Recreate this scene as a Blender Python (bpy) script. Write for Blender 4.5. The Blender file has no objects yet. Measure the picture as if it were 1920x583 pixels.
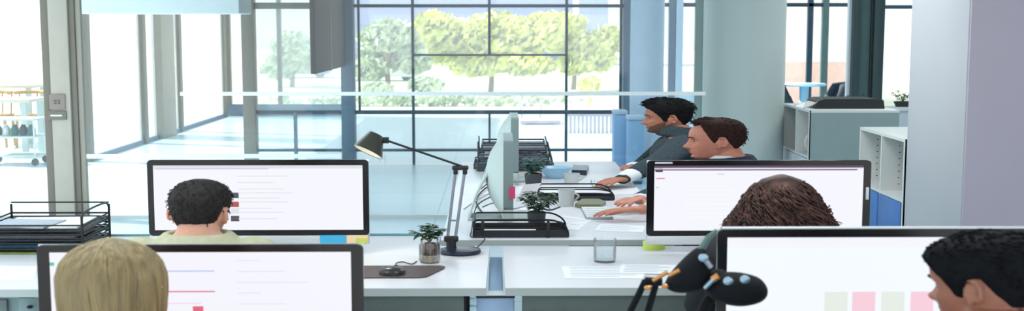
import bpy, bmesh, math, random
import numpy as np
from mathutils import Vector, Matrix, Quaternion
random.seed(7)
RNG = np.random.default_rng(7)
PI = math.pi
C = bpy.context.scene.collection
V = Vector

# ------------------------------------------------------------------ camera
F = 2200.0
CAM_Z = 1.9
PITCH = math.atan(241.5 / F)
YAW = math.atan(26.0 / F)
KX = 1.75                       # the place is wide across
cam_d = bpy.data.cameras.new('camera')
cam = bpy.data.objects.new('camera', cam_d)
C.objects.link(cam)
cam.location = (0, 0, CAM_Z)
cam.rotation_euler = (PI / 2 - PITCH, 0, -YAW)
cam_d.sensor_width = 36.0
cam_d.lens = F * 36.0 / 1920.0
cam_d.clip_end = 400
cam_d.dof.use_dof = True
cam_d.dof.focus_distance = 7.4
cam_d.dof.aperture_fstop = 3.4
bpy.context.scene.camera = cam
RC = cam.rotation_euler.to_matrix()

def ray(px, py):
    return RC @ V(((px - 960) / F, (291.5 - py) / F, -1.0))
def at(px, py, Y):
    d = ray(px, py)
    return V((0, 0, CAM_Z)) + d * (Y / d.y)
def atz(px, py, z):
    d = ray(px, py)
    return V((0, 0, CAM_Z)) + d * ((z - CAM_Z) / d.z)

# ------------------------------------------------------------------ materials
def lin(c):
    return tuple((x / 12.92 if x <= 0.04045 else ((x + 0.055) / 1.055) ** 2.4) for x in c)
def rgb(r, g, b):
    return lin((r / 255, g / 255, b / 255))
MATS = {}
def mat(name, col, rough=0.5, metal=0.0, var=0.0, vscale=(8, 8, 8), bump=0.0, bscale=None, emit=0.0, coat=0.0, spec=0.5, sss=0.0):
    m = bpy.data.materials.new(name); m.use_nodes = True
    nt = m.node_tree; b = nt.nodes['Principled BSDF']
    b.inputs['Base Color'].default_value = (*col, 1)
    b.inputs['Roughness'].default_value = rough
    b.inputs['Metallic'].default_value = metal
    b.inputs['Specular IOR Level'].default_value = spec
    b.inputs['Coat Weight'].default_value = coat
    if sss:
        b.inputs['Subsurface Weight'].default_value = sss
        b.inputs['Subsurface Radius'].default_value = (0.012, 0.004, 0.002)
        b.inputs['Subsurface Scale'].default_value = 1.0
    if emit:
        b.inputs['Emission Color'].default_value = (*col, 1)
        b.inputs['Emission Strength'].default_value = emit
    if var or bump:
        tc = nt.nodes.new('ShaderNodeTexCoord'); mp = nt.nodes.new('ShaderNodeMapping')
        nt.links.new(tc.outputs['Object'], mp.inputs[0]); mp.inputs['Scale'].default_value = vscale
        nz = nt.nodes.new('ShaderNodeTexNoise'); nz.inputs['Scale'].default_value = 1.0; nz.inputs['Detail'].default_value = 4
        nt.links.new(mp.outputs[0], nz.inputs['Vector'])
        if var:
            rp = nt.nodes.new('ShaderNodeValToRGB')
            rp.color_ramp.elements[0].position = 0.3; rp.color_ramp.elements[1].position = 0.7
            rp.color_ramp.elements[0].color = (*[max(0, c * (1 - var)) for c in col], 1)
            rp.color_ramp.elements[1].color = (*[min(1, c * (1 + var)) for c in col], 1)
            nt.links.new(nz.outputs['Fac'], rp.inputs[0]); nt.links.new(rp.outputs[0], b.inputs['Base Color'])
        if bump:
            bp = nt.nodes.new('ShaderNodeBump'); bp.inputs['Strength'].default_value = bump; bp.inputs['Distance'].default_value = 0.01
            nt.links.new(nz.outputs['Fac'], bp.inputs['Height']); nt.links.new(bp.outputs[0], b.inputs['Normal'])
    MATS[name] = m
    return m

def glass_mat(name, tint=(0.95, 0.98, 0.98), refl=0.06, haze=0.0, hazecol=(0.9, 0.95, 1)):
    m = bpy.data.materials.new(name); m.use_nodes = True
    nt = m.node_tree; nt.nodes.clear()
    out = nt.nodes.new('ShaderNodeOutputMaterial'); tr = nt.nodes.new('ShaderNodeBsdfTransparent')
    gl = nt.nodes.new('ShaderNodeBsdfGlossy'); mx = nt.nodes.new('ShaderNodeMixShader')
    tr.inputs[0].default_value = (*tint, 1); gl.inputs['Roughness'].default_value = 0.03
    lw = nt.nodes.new('ShaderNodeLayerWeight'); lw.inputs[0].default_value = 0.25
    mu = nt.nodes.new('ShaderNodeMath'); mu.operation = 'MULTIPLY_ADD'
    mu.inputs[1].default_value = 0.5; mu.inputs[2].default_value = refl * 0.5
    nt.links.new(lw.outputs['Fresnel'], mu.inputs[0]); nt.links.new(mu.outputs[0], mx.inputs[0])
    nt.links.new(tr.outputs[0], mx.inputs[1]); nt.links.new(gl.outputs[0], mx.inputs[2])
    last = mx
    if haze:
        df = nt.nodes.new('ShaderNodeBsdfTranslucent'); df.inputs[0].default_value = (*hazecol, 1)
        m2 = nt.nodes.new('ShaderNodeMixShader'); m2.inputs[0].default_value = haze
        nt.links.new(mx.outputs[0], m2.inputs[1]); nt.links.new(df.outputs[0], m2.inputs[2]); last = m2
    nt.links.new(last.outputs[0], out.inputs[0])
    MATS[name] = m
    return m

def floor_mat():
    m = bpy.data.materials.new('pale tile floor'); m.use_nodes = True
    nt = m.node_tree; b = nt.nodes['Principled BSDF']
    tc = nt.nodes.new('ShaderNodeTexCoord'); mp = nt.nodes.new('ShaderNodeMapping')
    mp.inputs['Location'].default_value = (0.62, 0.1, 0)
    nt.links.new(tc.outputs['Object'], mp.inputs[0])
    br = nt.nodes.new('ShaderNodeTexBrick'); br.offset = 0.0
    br.inputs['Scale'].default_value = 1.0
    br.inputs['Brick Width'].default_value = 2.1; br.inputs['Row Height'].default_value = 0.9
    br.inputs['Mortar Size'].default_value = 0.008; br.inputs['Mortar Smooth'].default_value = 0.1
    br.inputs['Color1'].default_value = (*rgb(186, 214, 226), 1)
    br.inputs['Color2'].default_value = (*rgb(191, 218, 229), 1)
    br.inputs['Mortar'].default_value = (*rgb(150, 184, 198), 1)
    nt.links.new(mp.outputs[0], br.inputs[0]); nt.links.new(br.outputs[0], b.inputs['Base Color'])
    b.inputs['Roughness'].default_value = 0.28
    MATS['floor'] = m
    return m

def screen_mat(name, col=(0.93, 0.93, 0.98), s=1.0):
    m = bpy.data.materials.new(name); m.use_nodes = True
    nt = m.node_tree; b = nt.nodes['Principled BSDF']
    b.inputs['Base Color'].default_value = (0.02, 0.02, 0.02, 1); b.inputs['Roughness'].default_value = 0.35
    b.inputs['Specular IOR Level'].default_value = 0.2
    b.inputs['Emission Color'].default_value = (*col, 1); b.inputs['Emission Strength'].default_value = s
    MATS[name] = m
    return m

floor_mat()
glass_mat('glass', haze=.10); glass_mat('glass_side', haze=.06); glass_mat('partition_glass', (0.96, 0.985, 0.99), 0.05, 0.02)
glass_mat('clear_glass', (0.96, 0.98, 0.985), 0.12)
mat('stripe', rgb(245, 250, 252), 0.6)
mat('frame_dark', rgb(38, 66, 84), 0.45, var=0.1, vscale=(3, 3, 3))
mat('frame_blue', rgb(96, 116, 136), 0.5)
mat('frame_green', rgb(84, 110, 108), 0.5, var=0.08)
mat('door_green', rgb(58, 78, 78), 0.45, var=0.15, vscale=(14, 14, 0.5))
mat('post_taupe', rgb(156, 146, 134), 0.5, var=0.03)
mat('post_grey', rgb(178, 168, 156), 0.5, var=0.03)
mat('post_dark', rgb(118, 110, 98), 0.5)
mat('switch', rgb(140, 126, 120), 0.4)
mat('switch_mark', rgb(92, 80, 78), 0.4)
mat('panel_brown', rgb(62, 56, 56), 0.7, var=0.05)
mat('wall_white', rgb(226, 230, 232), 0.7, var=0.02)
mat('ceiling', rgb(235, 238, 240), 0.8)
mat('pillar_grey', rgb(190, 194, 200), 0.65, var=0.02, vscale=(2, 2, 2))
mat('pillar_mauve', rgb(186, 178, 192), 0.65, var=0.02, vscale=(2, 2, 2))
mat('column', rgb(186, 200, 198), 0.6, var=0.03, vscale=(3, 3, 0.6))
mat('column_blue', rgb(182, 204, 224), 0.6, var=0.03)
mat('bin_blue', rgb(140, 182, 222), 0.5)
mat('desk_pale', rgb(214, 213, 217), 0.32)
mat('desk_top', rgb(226, 226, 231), 0.32, var=0.012, vscale=(3, 3, 3))
mat('desk_edge', rgb(176, 184, 182), 0.5)
mat('desk_under', rgb(124, 134, 130), 0.6, var=0.06)
mat('desk_dark', rgb(40, 44, 46), 0.5)
mat('steel_blue', rgb(150, 178, 208), 0.35, 0.4)
mat('teal_edge', rgb(110, 160, 168), 0.2)
mat('cab_white', rgb(226, 230, 228), 0.5)
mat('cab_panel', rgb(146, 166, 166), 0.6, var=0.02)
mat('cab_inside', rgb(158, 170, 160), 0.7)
mat('cab_blue', rgb(66, 118, 186), 0.45, var=0.05)
mat('cab_pale', rgb(206, 216, 226), 0.45)
mat('hole', rgb(60, 66, 62), 0.7)
mat('black', rgb(24, 25, 28), 0.45)
mat('black_gloss', rgb(14, 15, 19), 0.18)
mat('black_wire', rgb(30, 32, 36), 0.4, 0.3)
mat('wire_grey', rgb(70, 78, 88), 0.4, 0.4)
mat('alu', rgb(205, 212, 214), 0.35, 0.35)
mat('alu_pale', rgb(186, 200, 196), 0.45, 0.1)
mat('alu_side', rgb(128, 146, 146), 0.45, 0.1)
mat('lamp_olive', rgb(62, 62, 54), 0.4, 0.5)
mat('lamp_steel', rgb(150, 156, 166), 0.3, 0.8)
mat('lamp_inside', rgb(240, 236, 220), 0.5)
mat('bulb', (1, 0.93, 0.8), 0.4, emit=3.0)
mat('lamp_navy', rgb(26, 36, 58), 0.3)
mat('lamp_charcoal', rgb(14, 17, 22), 0.75, spec=.2)
mat('copper', rgb(206, 146, 90), 0.3, 0.7)
mat('bolt', rgb(150, 180, 194), 0.25, 0.8)
mat('paper', rgb(238, 240, 242), 0.8, var=0.01)
mat('print', rgb(170, 176, 186), 0.8)
mat('folder_blue', rgb(42, 128, 176), 0.6)
mat('folder_green', rgb(120, 150, 70), 0.6)
mat('note_blue', rgb(60, 170, 214), 0.7)
mat('note_peach', rgb(236, 206, 168), 0.7)
mat('note_green', rgb(190, 208, 84), 0.7)
mat('note_pink', rgb(214, 70, 110), 0.7)
mat('tape_green', rgb(206, 226, 96), 0.5)
mat('mousepad', rgb(74, 62, 62), 0.6, var=0.06, vscale=(20, 20, 20))
mat('mouse', rgb(34, 30, 30), 0.3)
mat('soil', rgb(84, 58, 42), 0.9, var=0.5, vscale=(90, 90, 90), bump=0.6)
mat('pebble', rgb(190, 176, 150), 0.8, var=0.35, vscale=(70, 70, 70), bump=0.5)
mat('leaf_dark', rgb(58, 84, 62), 0.5, var=0.3, vscale=(40, 40, 40))
mat('leaf_teal', rgb(60, 104, 100), 0.5, var=0.3, vscale=(40, 40, 40))
mat('leaf_yellow', rgb(206, 170, 70), 0.5)
mat('stem', rgb(84, 92, 62), 0.6)
mat('pot_dark', rgb(52, 56, 58), 0.5)
mat('pot_pale', rgb(200, 210, 212), 0.5)
mat('ceramic', rgb(196, 202, 200), 0.35)
mat('water', rgb(220, 232, 236), 0.1)
mat('key', rgb(232, 236, 238), 0.5)
mat('key_gap', rgb(168, 176, 184), 0.6)
mat('olive', rgb(120, 122, 92), 0.4)
mat('phone_navy', rgb(28, 44, 66), 0.25)
mat('cable_dark', rgb(40, 44, 50), 0.6)
mat('cable_pale', rgb(160, 174, 180), 0.6)
mat('wood', rgb(186, 146, 92), 0.6, var=0.08, vscale=(3, 3, 20))
mat('table_white', rgb(214, 206, 190), 0.5)
mat('chair_dark', rgb(44, 56, 68), 0.6)
mat('table_blue', rgb(160, 206, 232), 0.3)
mat('chair_black', rgb(40, 42, 46), 0.6)
mat('case_black', rgb(30, 34, 38), 0.55)
mat('tree_leaf', rgb(222, 224, 140), 0.7, var=0.25, vscale=(1.5, 1.5, 1.5))
mat('tree_leaf_pale', rgb(196, 208, 180), 0.7, var=0.25, vscale=(1.5, 1.5, 1.5))
mat('bark', rgb(132, 118, 100), 0.9, var=0.2)
mat('ground', rgb(228, 226, 222), 0.9, var=0.05, vscale=(0.3, 0.3, 0.3))
mat('lawn', rgb(206, 216, 190), 0.9, var=0.12, vscale=(0.6, 0.6, 0.6))
mat('build_grey', rgb(160, 168, 200), 0.9)
mat('build_cream', rgb(222, 214, 204), 0.9)
mat('build_brick', rgb(206, 170, 156), 0.9, var=0.06)
mat('build_pane', rgb(150, 170, 188), 0.3)
mat('car_white', rgb(220, 226, 232), 0.3)
mat('car_blue', rgb(96, 128, 170), 0.3)
mat('rail_pink', rgb(206, 178, 190), 0.6)
# people
mat('skin_a', rgb(206, 154, 130), 0.5, var=0.06, vscale=(25, 25, 25), sss=0.15)
mat('skin_b', rgb(196, 130, 108), 0.5, var=0.08, vscale=(25, 25, 25), sss=0.15)
mat('skin_c', rgb(172, 112, 90), 0.5, var=0.06, vscale=(25, 25, 25), sss=0.1)
mat('skin_d', rgb(150, 100, 80), 0.5, var=0.06, vscale=(25, 25, 25), sss=0.1)
mat('lip', rgb(158, 96, 82), 0.5)
mat('eye', rgb(196, 184, 176), 0.2)
mat('iris', rgb(40, 34, 32), 0.2)
mat('hair_black', rgb(20, 20, 22), 0.75, spec=.15, var=0.35, vscale=(60, 60, 60), bump=0.4)
mat('hair_near_black', rgb(9, 12, 17), 0.75, spec=.15, var=0.3, vscale=(60, 60, 60), bump=0.4)
mat('hair_dark', rgb(44, 41, 41), 0.75, spec=.15, var=0.35, vscale=(60, 60, 60), bump=0.4)
mat('hair_auburn', rgb(48, 31, 27), 0.75, spec=.15, var=0.35, vscale=(70, 70, 70), bump=0.4)
mat('hair_grey', rgb(104, 90, 80), 0.5, var=0.35, vscale=(70, 70, 70), bump=0.4)
mat('hair_brown', rgb(66, 43, 35), 0.5, spec=.35, var=0.75, vscale=(25, 25, 25))
mat('hair_blonde', rgb(140, 122, 84), 0.55, var=0.35, vscale=(45, 45, 4), bump=0.3)
mat('beard', rgb(104, 72, 58), 0.8, var=0.3, vscale=(90, 90, 90), bump=0.5)
mat('knit', rgb(50, 64, 71), 0.95, var=0.4, vscale=(60, 110, 60), bump=0.9)
mat('shirt_white', rgb(226, 232, 236), 0.8)
mat('jacket_navy', rgb(34, 42, 60), 0.85, var=0.15, vscale=(40, 40, 40))
mat('jacket_khaki', rgb(174, 172, 144), 0.85, var=0.08, vscale=(40, 40, 40))
mat('blouse', rgb(180, 120, 120), 0.85)
mat('top_grey', rgb(34, 38, 42), 0.85)
mat('shirt_slate', rgb(70, 80, 96), 0.85)
mat('trousers', rgb(44, 50, 64), 0.9)
mat('watch_strap', rgb(34, 30, 30), 0.5)
# screens
screen_mat('screen_white', (0.90, 0.90, 0.97), 1.0)
screen_mat('screen_cool', (0.88, 0.93, 0.99), 1.02)
screen_mat('ui_bar', (0.62, 0.62, 0.74), 0.75)
screen_mat('ui_plum', (0.16, 0.08, 0.16), 0.7)
screen_mat('ui_pale', (0.72, 0.74, 0.80), 1.0)
screen_mat('ui_blue', (0.48, 0.58, 0.88), 1.0)
screen_mat('ui_red', (0.80, 0.16, 0.24), 0.9)
screen_mat('ui_pink', (0.93, 0.62, 0.72), 1.0)
screen_mat('ui_sage', (0.78, 0.84, 0.78), 1.0)
screen_mat('ui_photo', (0.10, 0.09, 0.12), 0.8)
screen_mat('ui_photo_red', (0.5, 0.12, 0.10), 0.8)
screen_mat('ui_green', (0.12, 0.6, 0.38), 0.9)

# ------------------------------------------------------------------ mesh building
def spline(pts, n):
    """Catmull-Rom through pts, n samples per span."""
    P = [V(p) for p in pts]
    out = []
    for i in range(len(P) - 1):
        p0 = P[max(i - 1, 0)]; p1 = P[i]; p2 = P[i + 1]; p3 = P[min(i + 2, len(P) - 1)]
        for k in range(n):
            t = k / n
            out.append(0.5 * ((2 * p1) + (p2 - p0) * t + (2 * p0 - 5 * p1 + 4 * p2 - p3) * t * t + (3 * p1 - p0 - 3 * p2 + p3) * t ** 3))
    out.append(P[-1])
    return out

class MB:
    def __init__(s): s.v = []; s.f = []
    def add(s, vs, fs, M=None):
        b = len(s.v)
        s.v.extend([(M @ V(p)) if M else V(p) for p in vs])
        s.f.extend([tuple(b + i for i in f) for f in fs])
        return s
    def box(s, c, d, bev=0.0, rz=0.0, M=None, seg=2):
        bm = bmesh.new(); bmesh.ops.create_cube(bm, size=1.0)
        bmesh.ops.scale(bm, vec=V(d), verts=bm.verts)
        if bev:
            bmesh.ops.bevel(bm, geom=bm.edges[:], offset=min(bev, 0.45 * min(d)), segments=seg, affect='EDGES', profile=0.5)
        T = Matrix.Translation(V(c)) @ Matrix.Rotation(rz, 4, 'Z')
        if M: T = M @ T
        bm.verts.index_update()
        s.add([v.co.copy() for v in bm.verts], [[v.index for v in f.verts] for f in bm.faces], T)
        bm.free(); return s
    def span(s, a, b, bev=0.0):
        a = V(a); b = V(b)
        return s.box((a + b) / 2, [abs(b[i] - a[i]) for i in range(3)], bev)
    def tube(s, pts, r, seg=8, xs=1.0, M=None, cap=True):
        """swept tube; r float or list; xs widens it across X."""
        P = [V(p) for p in pts]; n = len(P)
        R = [r] * n if not hasattr(r, '__len__') else list(r)
        vs = []; fs = []
        t0 = (P[1] - P[0]).normalized()
        u = t0.orthogonal().normalized()
        for i in range(n):
            t = (P[min(i + 1, n - 1)] - P[max(i - 1, 0)])
            t = t.normalized() if t.length > 1e-9 else t0
            u = (u - t * u.dot(t)); u = u.normalized() if u.length > 1e-6 else t.orthogonal().normalized()
            w = t.cross(u)
            for k in range(seg):
                a = 2 * PI * k / seg
                o = (u * math.cos(a) + w * math.sin(a)) * R[i]
                vs.append(P[i] + V((o.x * xs, o.y, o.z)))
        for i in range(n - 1):
            for k in range(seg):
                a = i * seg + k; b = i * seg + (k + 1) % seg
                fs.append((a, b, b + seg, a + seg))
        if cap:
            fs.append(tuple(range(seg - 1, -1, -1))); fs.append(tuple(range((n - 1) * seg, n * seg)))
        return s.add(vs, fs, M)
    def lathe(s, prof, c=(0, 0, 0), seg=32, xs=1.0, ys=1.0, M=None):
        """prof: (radius, z) list; closed at radius 0."""
        vs = []; fs = []; rows = []
        for r, z in prof:
            if r < 1e-6:
                rows.append([len(vs)]); vs.append((0, 0, z))
            else:
                rows.append(list(range(len(vs), len(vs) + seg)))
                vs.extend([(r * math.cos(2 * PI * k / seg) * xs, r * math.sin(2 * PI * k / seg) * ys, z) for k in range(seg)])
        for a, b in zip(rows, rows[1:]):
            for k in range(seg):
                k2 = (k + 1) % seg
                if len(a) == 1 and len(b) == 1: continue
                if len(a) == 1: fs.append((a[0], b[k2], b[k]))
                elif len(b) == 1: fs.append((a[k], a[k2], b[0]))
                else: fs.append((a[k], a[k2], b[k2], b[k]))
        T = Matrix.Translation(V(c))
        if M: T = T @ M
        return s.add(vs, fs, T)
    def ball(s, c, r, seg=16, M=None):
        r = (r, r, r) if not hasattr(r, '__len__') else r
        n = max(6, seg // 2)
        prof = [(math.sin(PI * i / n), -math.cos(PI * i / n)) for i in range(n + 1)]
        prof[0] = (0, -1); prof[-1] = (0, 1)
        T = (M or Matrix.Identity(4)) @ Matrix.Diagonal((*r, 1))
        return s.lathe(prof, c, seg, M=T)
    def prism(s, poly, z0, z1, M=None):
        """poly in XY extruded along Z."""
        n = len(poly)
        vs = [(x, y, z0) for x, y in poly] + [(x, y, z1) for x, y in poly]
        fs = [tuple(range(n - 1, -1, -1)), tuple(range(n, 2 * n))] + [(i, (i + 1) % n, n + (i + 1) % n, n + i) for i in range(n)]
        return s.add(vs, fs, M)
    def quad(s, a, b, c, d): return s.add([a, b, c, d], [(0, 1, 2, 3)])
    def mesh(s, name):
        me = bpy.data.meshes.new(name)
        me.from_pydata([tuple(v) for v in s.v], [], s.f); me.validate(); me.update()
        return me
    def build(s, name, m, parent=None, world=True, smooth=40, fix=True):
        me = s.mesh(name)
        if fix:
            bm = bmesh.new(); bm.from_mesh(me); bmesh.ops.recalc_face_normals(bm, faces=bm.faces[:]); bm.to_mesh(me); bm.free()
        return link(name, me, m, parent, world, smooth)

def base_of(p):
    M = Matrix.Identity(4)
    while p is not None:
        M = p.matrix_basis @ M; p = p.parent
    return M
def link(name, me, m, parent=None, world=True, smooth=40):
    if isinstance(m, str): m = MATS[m]
    me.materials.clear(); me.materials.append(m)
    if parent is not None and world:
        me.transform(base_of(parent).inverted())
    if smooth:
        me.shade_smooth()
        if smooth < 180: me.set_sharp_from_angle(angle=math.radians(smooth))
    o = bpy.data.objects.new(name, me); C.objects.link(o)
    if parent is not None: o.parent = parent
    return o
def tag(o, label, cat=None, group=None, kind=None):
    o['label'] = label
    if cat: o['category'] = cat
    if group: o['group'] = group
    if kind: o['kind'] = kind
    return o
def thing(name, label, cat, loc=(0, 0, 0), group=None, rz=0.0, kind=None):
    o = bpy.data.objects.new(name, None); C.objects.link(o)
    o.location = loc; o.rotation_euler = (0, 0, rz); o.empty_display_size = 0.1
    return tag(o, label, cat, group, kind)
def struct(name, mb, m, label, cat, smooth=40):
    return tag(mb.build(name, m, smooth=smooth), label, cat, kind='structure')
def copy_tree(o, parent=None):
    c = o.copy(); C.objects.link(c)
    if parent is not None: c.parent = parent
    for ch in list(o.children): copy_tree(ch, c)
    return c

# ================================================================== SETTING
DP = 11.6      # inner glass partition
DW = 16.2      # gridded window wall
fl = MB().span((-14, 1.0, -0.12), (9.2, 25.6, 0)); struct('floor', fl, 'floor', 'pale blue tiled office floor running up to the big windows', 'floor')
ce = MB(); ce.span((-6.0, 0.5, 2.95), (9.2, DW + 0.2, 3.07)); ce.span((-6.0, DW + 0.2, 2.95), (-3.3, 25.6, 3.07))
struct('ceiling', ce, 'ceiling', 'white office ceiling above the desks', 'ceiling')
wr = MB().span((9.1, 0.5, 0), (9.3, 22.2, 3.0)); struct('wall_right', wr, 'wall_white', 'plain white side wall past the cabinets', 'wall')

# --- big gridded window wall
def wx(px, Y=DW): return at(px, 291, Y).x
def wz(py, Y=DW, px=934): return at(px, py, Y).z
w1 = thing('window_1', 'tall gridded window wall with dark blue bars and trees outside', 'window', (wx(918), DW, 0), kind='structure')
fr = MB()
def vbar(mb, px, y0, y1, wpx, dep=0.07, Y=DW):
    hw = wpx / 2 / (F / Y)
    x = wx(px, Y); mb.span((x - hw, Y - dep / 2, wz(y1, Y)), (x + hw, Y + dep / 2, wz(y0, Y)), 0.006)
def hbar(mb, py, x0, x1, hpx, dep=0.09, Y=DW):
    hh = hpx / 2 / (F / Y)
    z = wz(py, Y); mb.span((wx(x0, Y), Y - dep / 2, z - hh), (wx(x1, Y), Y + dep / 2, z + hh), 0.006)
vbar(fr, 676, -60, 208, 4); vbar(fr, 776, -60, 308, 5); vbar(fr, 918, -60, 103, 5); vbar(fr, 918, 208, 308, 4)
vbar(fr, 1061, -60, 308, 5); vbar(fr, 1162, -60, 206, 5)
hbar(fr, 11, 600, 1180, 6); hbar(fr, 103, 776, 1061, 3.5); hbar(fr, 210, 480, 1160, 7, 0.11); hbar(fr, 281, 480, 1160, 4.5)
fr.build('window_frame', 'frame_dark', w1)
MB().span((wx(1166), DW - 0.12, 0), (wx(1182), DW + 0.08, 2.95)).build('corner_post', 'frame_blue', w1)
MB().span((wx(644), DW - 0.16, 0), (wx(668), DW + 0.08, 2.95), 0.01).build('corner_post', 'frame_blue', w1)
MB().span((wx(461), DW - 0.12, 0), (wx(484), DW + 0.08, 2.95), 0.01).build('corner_post', 'post_dark', w1)
MB().span((wx(484), DW - 0.05, wz(17)), (wx(644), DW + 0.05, wz(5)), 0.01).build('header', 'post_dark', w1)
MB().span((wx(462), DW + 0.005, 0.02), (wx(1170), DW + 0.012, 2.94)).build('glass_pane', 'glass', w1)
MB().span((wx(553), DW - 0.06, 0), (wx(558), DW + 0.04, wz(210))).build('balustrade_post', 'frame_blue', w1)
# hanging dark screen reaching back to the window wall
x_ = at(587, 120, 13.4).x
hp = thing('hanging_screen', 'dark brown screen hanging edge on beside the window post', 'screen', (x_, 14.8, 1.36))
MB().span((x_ - 0.03, 13.4, at(587, 139, 13.4).z), (x_ + 0.03, 16.0, 2.95), 0.008).build('panel', 'panel_brown', hp)
MB().span((x_ - 0.036, 14.62, at(587, 139, 13.4).z - 0.004), (x_ + 0.036, 14.66, 2.95)).build('seam_strip', 'post_dark', hp)
# white bulkhead
bh = MB().span((at(148, 20, 14).x, 13.9, at(148, 26, 14).z), (at(452, 20, 14).x, 14.6, 2.95), 0.02)
struct('trim_1', bh, 'wall_white', 'white bulkhead hanging under the ceiling by the bright glazing', 'bulkhead')

# --- glazed side facade along X = -5.8
XF = -5.8
w2 = thing('window_2', 'sunlit side glazing with slim grey mullions going back in depth', 'window', (XF, 20, 0), kind='structure')
for Y, w in ((16.6, 0.06), (19.2, 0.07), (21.4, 0.06), (24.9, 0.06)):
    MB().span((XF - w / 2, Y - 0.09, 0), (XF + w * 0.9, Y + 0.09, 2.95), 0.008).build('mullion', 'post_dark', w2)
MB().span((XF - 0.05, 19.95, 0), (XF + 0.12, 20.75, 2.95), 0.01).build('door_post', 'post_taupe', w2)
MB().span((XF - 0.03, 16.6, 0), (XF + 0.03, 25, 0.07)).span((XF - 0.03, 16.6, 2.85), (XF + 0.03, 25, 2.95)).build('rail', 'frame_blue', w2)
MB().span((XF - 0.004, 16.6, 0.05), (XF + 0.004, 25, 2.9)).build('glass_pane', 'glass', w2)
# --- far end glazing of the corridor
w3 = thing('window_3', 'bright end window closing the far corridor', 'window', (-4.6, 25.2, 0), kind='structure')
MB().span((XF, 25.1, 0), (-3.2, 25.25, 0.25)).build('sill', 'frame_blue', w3)
MB().span((XF, 25.1, 0.25), (XF + .1, 25.25, 2.95)).span((-4.7, 25.1, 0.25), (-4.62, 25.25, 2.95)).span((-3.3, 25.1, 0.25), (-3.2, 25.25, 2.95)).build('window_frame', 'post_dark', w3)
MB().span((XF, 25.17, 0.25), (-3.2, 25.18, 2.95)).build('glass_pane', 'glass', w3)

# --- inner glass partition
px0 = at(112, 291, DP).x
w4 = thing('window_4', 'glass partition with white manifestation stripe crossing behind the men', 'window', (0, DP, 0), kind='structure')
s_ = F / DP
def pzz(py): return at(934, py, DP).z
xr = at(1322, 200, DP).x
MB().span((-7.5, DP - 0.006, 0.03), (xr, DP + 0.006, 2.9)).build('glass_panel', 'partition_glass', w4)
MB().span((at(338, 175, DP).x, DP - 0.012, pzz(179)), (xr, DP - 0.007, pzz(172))).build('manifestation_stripe', 'stripe', w4)
MB().span((at(162, 290, DP).x, DP - 0.012, pzz(296)), (at(640, 290, DP).x, DP - 0.007, pzz(288))).build('manifestation_stripe', 'stripe', w4)
MB().span((-7.5, DP - 0.04, 0), (xr, DP + 0.04, 0.035)).build('floor_track', 'alu', w4)
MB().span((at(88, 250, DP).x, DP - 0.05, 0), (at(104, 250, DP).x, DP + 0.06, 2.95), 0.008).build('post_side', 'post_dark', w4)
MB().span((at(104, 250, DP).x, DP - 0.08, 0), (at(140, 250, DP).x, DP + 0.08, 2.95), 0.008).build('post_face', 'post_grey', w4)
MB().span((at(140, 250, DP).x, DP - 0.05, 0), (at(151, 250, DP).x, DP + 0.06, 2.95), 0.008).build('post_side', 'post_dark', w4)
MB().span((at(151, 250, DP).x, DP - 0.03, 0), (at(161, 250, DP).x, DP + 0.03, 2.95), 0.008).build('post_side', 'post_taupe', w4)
a = at(100, 204, DP); b = at(128, 176, DP)
sw = thing('wall_switch', 'square taupe push switch on the glass partition post', 'switch', ((a.x + b.x) / 2, DP - 0.09, a.z))
MB().span((a.x, DP - 0.1, a.z), (b.x, DP - 0.081, b.z), 0.004).build('plate', 'switch', sw)
cx, cz = (a.x + b.x) / 2, (a.z + b.z) / 2
mk = MB()
for i in (-1, 1):
    for j in (-1, 1): mk.box((cx + i * 0.018, DP - 0.101, cz + j * 0.012), (0.024, 0.006, 0.016), 0.002)
mk.build('button', 'switch_mark', sw)
a = at(97, 223, DP); b = at(131, 207, DP)
cr = thing('card_reader', 'flat grey card reader with pale slot under the square switch', 'card reader', ((a.x + b.x) / 2, DP - 0.09, a.z))
MB().span((a.x, DP - 0.105, a.z), (b.x, DP - 0.081, b.z), 0.005).build('housing', 'post_dark', cr)
MB().span((a.x + 0.03, DP - 0.108, (a.z + b.z) / 2 - 0.008), (b.x - 0.04, DP - 0.104, (a.z + b.z) / 2 + 0.006)).build('slot', 'stripe', cr)

# --- columns and right hand structures
def cyl(px_a, px_b, Y, z1=2.95):
    xa, xb = at(px_a, 250, Y).x, at(px_b, 250, Y).x
    return MB().lathe([(0, 0), (1, 0), (1, z1), (0, z1)], ((xa + xb) / 2, Y, 0), 48, (xb - xa) / 2, (xb - xa) / 2 * 0.8)
struct('column', cyl(1316, 1468, 12.0), 'column', 'thick pale round concrete column behind the seated men', 'column')
struct('column', cyl(1180, 1243, 15.2), 'column_blue', 'slimmer pale blue round column by the window corner', 'column')
DR = 18.0
w5 = thing('window_5', 'side window with slim dark mullions beyond the round column', 'window', (4.6, DR, 0), kind='structure')
f5 = MB()
vbar(f5, 1512, -80, 260, 10, 0.08, DR)
hbar(f5, 9, 1238, 1594, 7, 0.08, DR); hbar(f5, 13, 1640, 1760, 7, 0.08, DR)
f5.build('window_frame', 'frame_dark', w5)
MB().span((wx(1534, DR), DR - 0.06, 0), (wx(1545, DR), DR + 0.06, 2.95)).build('mullion', 'frame_green', w5)
MB().span((wx(1250, DR), DR - 0.06, 0), (wx(1262, DR), DR + 0.06, 2.95)).build('mullion', 'frame_blue', w5)
MB().span((wx(1263, DR), DR - 0.06, 0), (wx(1276, DR), DR + 0.06, 2.95)).build('mullion', 'column_blue', w5)
MB().span((wx(1299, DR), DR - 0.06, 0), (wx(1318, DR), DR + 0.06, 2.95)).build('mullion', 'frame_green', w5)
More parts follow.
